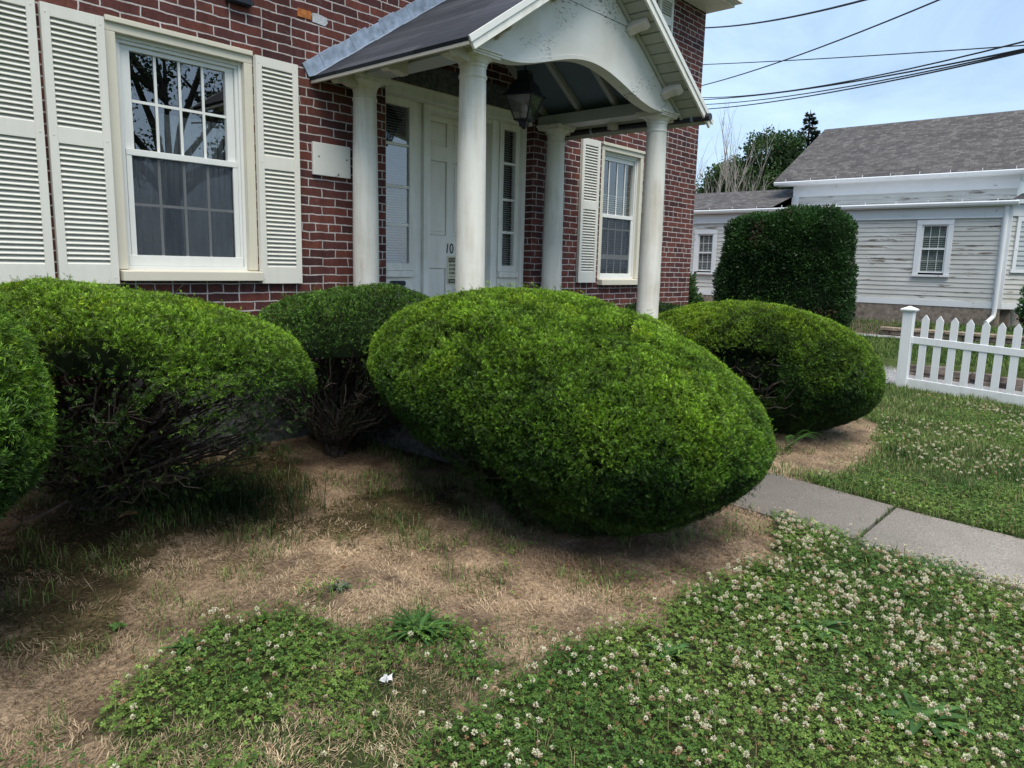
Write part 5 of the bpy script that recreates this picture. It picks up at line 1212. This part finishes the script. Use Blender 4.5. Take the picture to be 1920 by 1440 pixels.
def clover_heads(x, y, hgt, rad):
    n = len(x); P = np.stack([x, y, ground_h(x, y) + hgt], -1); K = 34
    i = np.arange(K) + .5; ph = np.arccos(1 - 1.72 * i / K); th = PI * (1 + 5 ** .5) * i
    dirs = np.stack([np.cos(th) * np.sin(ph), np.sin(th) * np.sin(ph), np.cos(ph)], -1)
    rot = RNG.uniform(0, 2 * PI, n); ca, sa = np.cos(rot)[:, None], np.sin(rot)[:, None]
    D = np.stack([dirs[:, 0] * ca - dirs[:, 1] * sa, dirs[:, 0] * sa + dirs[:, 1] * ca, np.broadcast_to(dirs[:, 2], (n, K))], -1); D = norm(D + RNG.normal(size=D.shape) * .14 + RNG.normal(size=(n, 1, 3)) * .2)
    R = rad[:, None, None] * (.85 + .3 * RNG.random((n, K, 1))); b = P[:, None] + D * R * .25; e = P[:, None] + D * R
    s = np.cross(D, RNG.normal(size=D.shape)); s /= np.linalg.norm(s, axis=-1, keepdims=True); w = rad[:, None, None] * .17
    v = np.stack([b, (b + e) / 2 + s * w, e, (b + e) / 2 - s * w], 2)
    age = RNG.random(n) ** 1.5; low = np.clip(.55 - D[..., 2], 0, 1)
    wht = np.array([.86, .82, .62]); brn = np.array([.50, .32, .20]); t = np.clip(low * (.25 + 1.1 * age[:, None]) + .55 * (age[:, None] > .72), 0, 1)[..., None]
    c = ((1 - t) * wht + t * brn) * (.85 + .3 * RNG.random((n, K, 1))); c = np.repeat(c[:, :, None, :], 4, 2) * np.array([.55, .9, 1.1, .9])[None, None, :, None]
    V = v.reshape(-1, 3); F = np.arange(len(V), dtype=np.int32).reshape(-1, 4); C = c.reshape(-1, 3)
    # stalks
    g0 = np.stack([x, y, ground_h(x, y)], -1) + RNG.normal(size=(n, 3)) * np.array([.012, .012, 0]); sd = np.array([.0011, .0006, 0]); sv = np.stack([g0 - sd, g0 + sd, P + sd, P - sd], 1).reshape(-1, 3)
    F2 = np.arange(len(sv), dtype=np.int32).reshape(-1, 4) + len(V)
    return np.concatenate([V, sv]), np.concatenate([F, F2]), np.concatenate([C, np.tile(np.array([.09, .15, .05]), (len(sv), 1))])
def ff_(x, y):
    z = zones(x, y); main = inpoly(x, y, ZONE_CLOVER); cl = vnoise(PN(x, y), 3.5, 91) * .6 + vnoise(PN(x, y), 8, 92) * .5
    p = np.where(main, np.clip(.32 + .62 * cl, .03, 1) * np.clip(.45 + .35 * (x - .2), .3, 1.2), 0) + np.where(z['clover'] & ~main, .10, 0) + np.where(z['weeds'], .035, 0)
    lw = z['lawn'] & (x > 3.95) & (y < -3.0) & (x < 8.8); p = p + np.where(lw, np.clip(.07 + .24 * vnoise(PN(x, y), 1.8, 93), 0, .4) * np.clip((-y - 2.7) / 1.2, 0, 1), 0)
    return RNG.random(len(x)) < p
x, y = scatter(-1.4, 8.8, -6.2, -2.2, 1000, ff_); n = len(x)
v, F, c = clover_heads(x, y, RNG.uniform(.05, .10, n), RNG.uniform(.0085, .0145, n))
tag(np_mesh('clover_flowers', v, F, c, M['petal']), 'small round white clover blossoms turning tan, scattered over the clover', 'flowers', kind='stuff')

def fli(x, y):
    z = zones(x, y); return (z['straw'] | z['moss']) & (RNG.random(len(x)) < np.clip(.25 + .6 * under_shrub(x, y) + .4 * vnoise(PN(x, y), 4, 95), .04, 1))
x, y = scatter(-1.6, 7.0, -4.2, -.1, 130, fli); n = len(x); P = np.stack([x, y, ground_h(x, y) + RNG.uniform(.006, .022, n)], -1)
D = RNG.normal(size=(n, 3)) * np.array([1, 1, .25]); twig = RNG.random(n) < .35
cs = np.where(twig[:, None], np.array([.16, .12, .09]), np.array([.20, .115, .06])) * (1 + .35 * RNG.normal(size=(n, 1))).clip(.35, 1.8)
v1, c1 = leafcards(P[~twig], D[~twig], RNG.uniform(.012, .035, n)[~twig], cs[~twig], .6); v2, c2 = leafcards(P[twig], D[twig], RNG.uniform(.04, .13, n)[twig], cs[twig], .035)
v = np.concatenate([v1, v2]); tag(np_mesh('leaf_litter', v, np.arange(len(v), dtype=np.int32).reshape(-1, 4), np.concatenate([c1, c2]), M['grass']), 'brown leaf crumbs and twigs lying under the shrubs', 'leaf litter', kind='stuff')

# individual weeds ---------------------------------------------------------------
def plantain(label, x, y, n, L, w, col, seed, upr=.5):
    t = thing('plantain_weed', label, 'weed', (x, y, gz(x, y)), 'broad-leaved weeds in the ground cover'); r_ = random.Random(seed); V = []; F = []; C = []
    for i in range(n):
        a = r_.uniform(0, 2 * PI); l = L * r_.uniform(.55, 1.1); el = upr * r_.uniform(.4, 1.35); d = np.array([math.cos(a), math.sin(a), 0.]); s = np.array([-math.sin(a), math.cos(a), 0.]); cc = np.array(col) * r_.uniform(.6, 1.5)
        b = len(V); m_ = 7
        for k in range(m_):
            q = k / (m_ - 1); wd = w * (.25 + 1.5 * math.sin(PI * min(1, q * .92 + .08)) ** .9) * .5 * (1 - .2 * q) if k < m_ - 1 else .0005
            r0 = l * q * math.cos(el * (1 - .55 * q)); z_ = l * q * math.sin(el) * (1 - .62 * q) + .006; p = d * r0 + np.array([0, 0, z_])
            V += [p - s * wd + [0, 0, wd * .35], p, p + s * wd + [0, 0, wd * .35]]; C += [cc * 1.0, cc * 1.25, cc * 1.0]
        for k in range(m_ - 1):
            o = b + 3 * k; F += [(o, o + 1, o + 4, o + 3), (o + 1, o + 2, o + 5, o + 4)]
    np_mesh('leaves', np.array(V), np.array(F, np.int32), np.array(C), M['grass'], t); return t
plantain('narrow-leaved weed rosette on the dry ground, left of the clover', .26, -2.98, 70, .19, .011, (.050, .115, .03), 1, .85)
plantain('largest broad-leaved weed clump among the clover, low in the right corner', 1.23, -4.70, 26, .19, .026, (.055, .125, .035), 2, .65)
plantain('weed clump in the clover below the far end of the concrete joint', 1.61, -4.18, 16, .16, .020, (.055, .12, .035), 3, .75)
plantain('weed clump near the dry grass edge of the clover', .92, -3.81, 12, .13, .020, (.055, .125, .04), 4, .8)
plantain('flat pale weed in the clover, nearest the slab edge', 1.78, -3.95, 9, .13, .024, (.06, .12, .04), 5, .4)
plantain('tuft of soft grey-green weed on bare straw in front of the big yew', .26, -2.42, 40, .075, .008, (.09, .12, .08), 6, .9)
plantain('small spiky weed at the left tip of the small clover patch', -.48, -2.45, 14, .12, .010, (.05, .11, .03), 7, .9)
plantain('small light green seedling on bare straw left of the spiky weed', -.62, -2.1, 10, .05, .012, (.06, .13, .03), 8, .6)
# fern at the foot of the right yew
fe = thing('fern', 'bright green fern fronds at the foot of the right yew', 'fern', (4.75, -2.82, gz(4.75, -2.82)))
V = []; C = []; rnd = random.Random(2)
for k in range(6):
    a = 3.4 + k * .45 + rnd.uniform(-.15, .15); d = np.array([math.cos(a), math.sin(a), 0.]); s = np.array([-math.sin(a), math.cos(a), 0.]); L_ = rnd.uniform(.22, .34)
    for j in range(16):
        q = j / 16; p = d * L_ * q + np.array([0, 0, .17 * math.sin(q * 2.2)]); wl = .05 * (1 - q) ** .8 + .008
        for sd in (-1, 1): e = p + s * sd * wl + d * .02; V += [p, p + d * .012 + s * sd * wl * .3, e, p + d * .02]; C += [np.array([.06, .16, .03])] * 4
np_mesh('fronds', np.array(V), np.arange(len(V), dtype=np.int32).reshape(-1, 4), np.array(C), M['grass'], fe)
# litter
def litter(name, label, cat, pts, loc, mat, rz=0, dome=.01):
    o = thing(name, label, cat, loc); n = len(pts); vs = [(0, 0, dome)] + [(px, py, .003 + dome * .6 * math.sin(i * 1.7)) for i, (px, py) in enumerate(pts)]
    MB().add(vs, [(0, i + 1, (i + 1) % n + 1) for i in range(n)]).build('blade' if mat == 'dryleaf' else 'scrap', M[mat], o); o.rotation_euler = (0, 0, rz); return o
oak = [(.0, -.06), (.02, -.03), (.055, -.035), (.03, -.005), (.06, .02), (.028, .02), (.03, .055), (.0, .035), (-.03, .06), (-.025, .02), (-.06, .015), (-.03, -.006), (-.05, -.04), (-.018, -.03)]
litter('oak_leaf', 'dry brown lobed oak leaf lying in the shade below the left yew', 'leaf', [(a * 1.1, b * 1.1) for a, b in oak], (-.116, -.93, gz(-.116, -.93) + .03), 'dryleaf', .6, .015)
litter('paper_scrap', 'crumpled white paper scrap on the weedy ground below the weed rosette', 'litter', [(.024 * math.cos(a) * (1 + .35 * math.sin(3 * a) + .2 * math.sin(7 * a)), .022 * math.sin(a) * (1 + .3 * math.cos(5 * a))) for a in np.linspace(0, 2 * PI, 27)[:-1]], (-.06, -3.166, gz(-.06, -3.166) + .03), 'paper', 0, .012)

# ------------------------------------------------------------------ camera
f_px, pitch, roll, yaw = 1373.8476, .161, .0245, .8512
cp_, sp_ = math.cos(pitch), math.sin(pitch); cy_, sy_ = math.cos(yaw), math.sin(yaw)
fwd = Vector((sy_ * cp_, cy_ * cp_, -sp_)); right = Vector((cy_, -sy_, 0)); up = right.cross(fwd)
r_ = right * math.cos(roll) + up * math.sin(roll); u_ = up * math.cos(roll) - right * math.sin(roll)
cam = bpy.data.cameras.new('camera'); co = bpy.data.objects.new('camera', cam); COL.objects.link(co)
cam.sensor_width = 36; cam.lens = 36 * f_px / 1920; cam.clip_start = .05; cam.clip_end = 2000
mw = Matrix((r_, u_, -fwd)).transposed().to_4x4(); mw.translation = Vector((-1.6864, -5.1841, 1.85)); co.matrix_world = mw
S.camera = co

# ------------------------------------------------------------------ light
SUN_EL, SUN_AZ = math.radians(64), math.radians(-150)    # azimuth measured from +y towards +x
w = bpy.data.worlds.new('World'); S.world = w; w.use_nodes = True; nt = w.node_tree; nt.nodes.clear()
out = nt.nodes.new('ShaderNodeOutputWorld'); bg = nt.nodes.new('ShaderNodeBackground'); sky = nt.nodes.new('ShaderNodeTexSky')
sky.sky_type = 'NISHITA'; sky.sun_disc = False; sky.sun_elevation = SUN_EL; sky.sun_rotation = SUN_AZ; sky.air_density = 1.1; sky.dust_density = 1.2; sky.ozone_density = 1.5
tc = nt.nodes.new('ShaderNodeTexCoord'); mp = nt.nodes.new('ShaderNodeMapping'); mp.inputs['Scale'].default_value = (1, 1.6, 3.2); mp.inputs['Rotation'].default_value = (.25, .2, .5)
nz_ = nt.nodes.new('ShaderNodeTexNoise'); nz_.inputs['Scale'].default_value = 2.6; nz_.inputs['Detail'].default_value = 7; nz_.inputs['Roughness'].default_value = .58; nz_.inputs['Distortion'].default_value = .6
rp = nt.nodes.new('ShaderNodeValToRGB'); rp.color_ramp.elements[0].position = .36; rp.color_ramp.elements[1].position = .70; rp.color_ramp.elements[0].color = (.36, .36, .36, 1); rp.color_ramp.elements[1].color = (.85, .85, .85, 1)
mx = nt.nodes.new('ShaderNodeMix'); mx.data_type = 'RGBA'; mx.inputs[7].default_value = (5.5, 7.4, 9.8, 1)
nt.links.new(tc.outputs['Generated'], mp.inputs['Vector']); nt.links.new(mp.outputs[0], nz_.inputs['Vector']); nt.links.new(nz_.outputs['Fac'], rp.inputs['Fac'])
nt.links.new(rp.outputs['Color'], mx.inputs[0]); nt.links.new(sky.outputs[0], mx.inputs[6]); nt.links.new(mx.outputs[2], bg.inputs['Color']); bg.inputs['Strength'].default_value = .15
nt.links.new(bg.outputs[0], out.inputs['Surface'])
sl = bpy.data.lights.new('sun', 'SUN'); so = bpy.data.objects.new('sun', sl); COL.objects.link(so); sl.energy = 4.9; sl.angle = math.radians(45); sl.color = (1, .92, .80)
sd = Vector((math.sin(SUN_AZ) * math.cos(SUN_EL), math.cos(SUN_AZ) * math.cos(SUN_EL), math.sin(SUN_EL)))
so.rotation_euler = sd.to_track_quat('Z', 'Y').to_euler(); so.location = sd * 30

S.render.engine = 'CYCLES'; S.cycles.max_bounces = 6; S.cycles.diffuse_bounces = 3; S.cycles.glossy_bounces = 3; S.cycles.transparent_max_bounces = 16; S.cycles.transmission_bounces = 3
S.cycles.caustics_reflective = False; S.cycles.caustics_refractive = False
try: S.cycles.use_denoising = True
except Exception: pass
S.view_settings.view_transform = 'Standard'; S.view_settings.look = 'None'; S.view_settings.exposure = 0; S.view_settings.gamma = 1
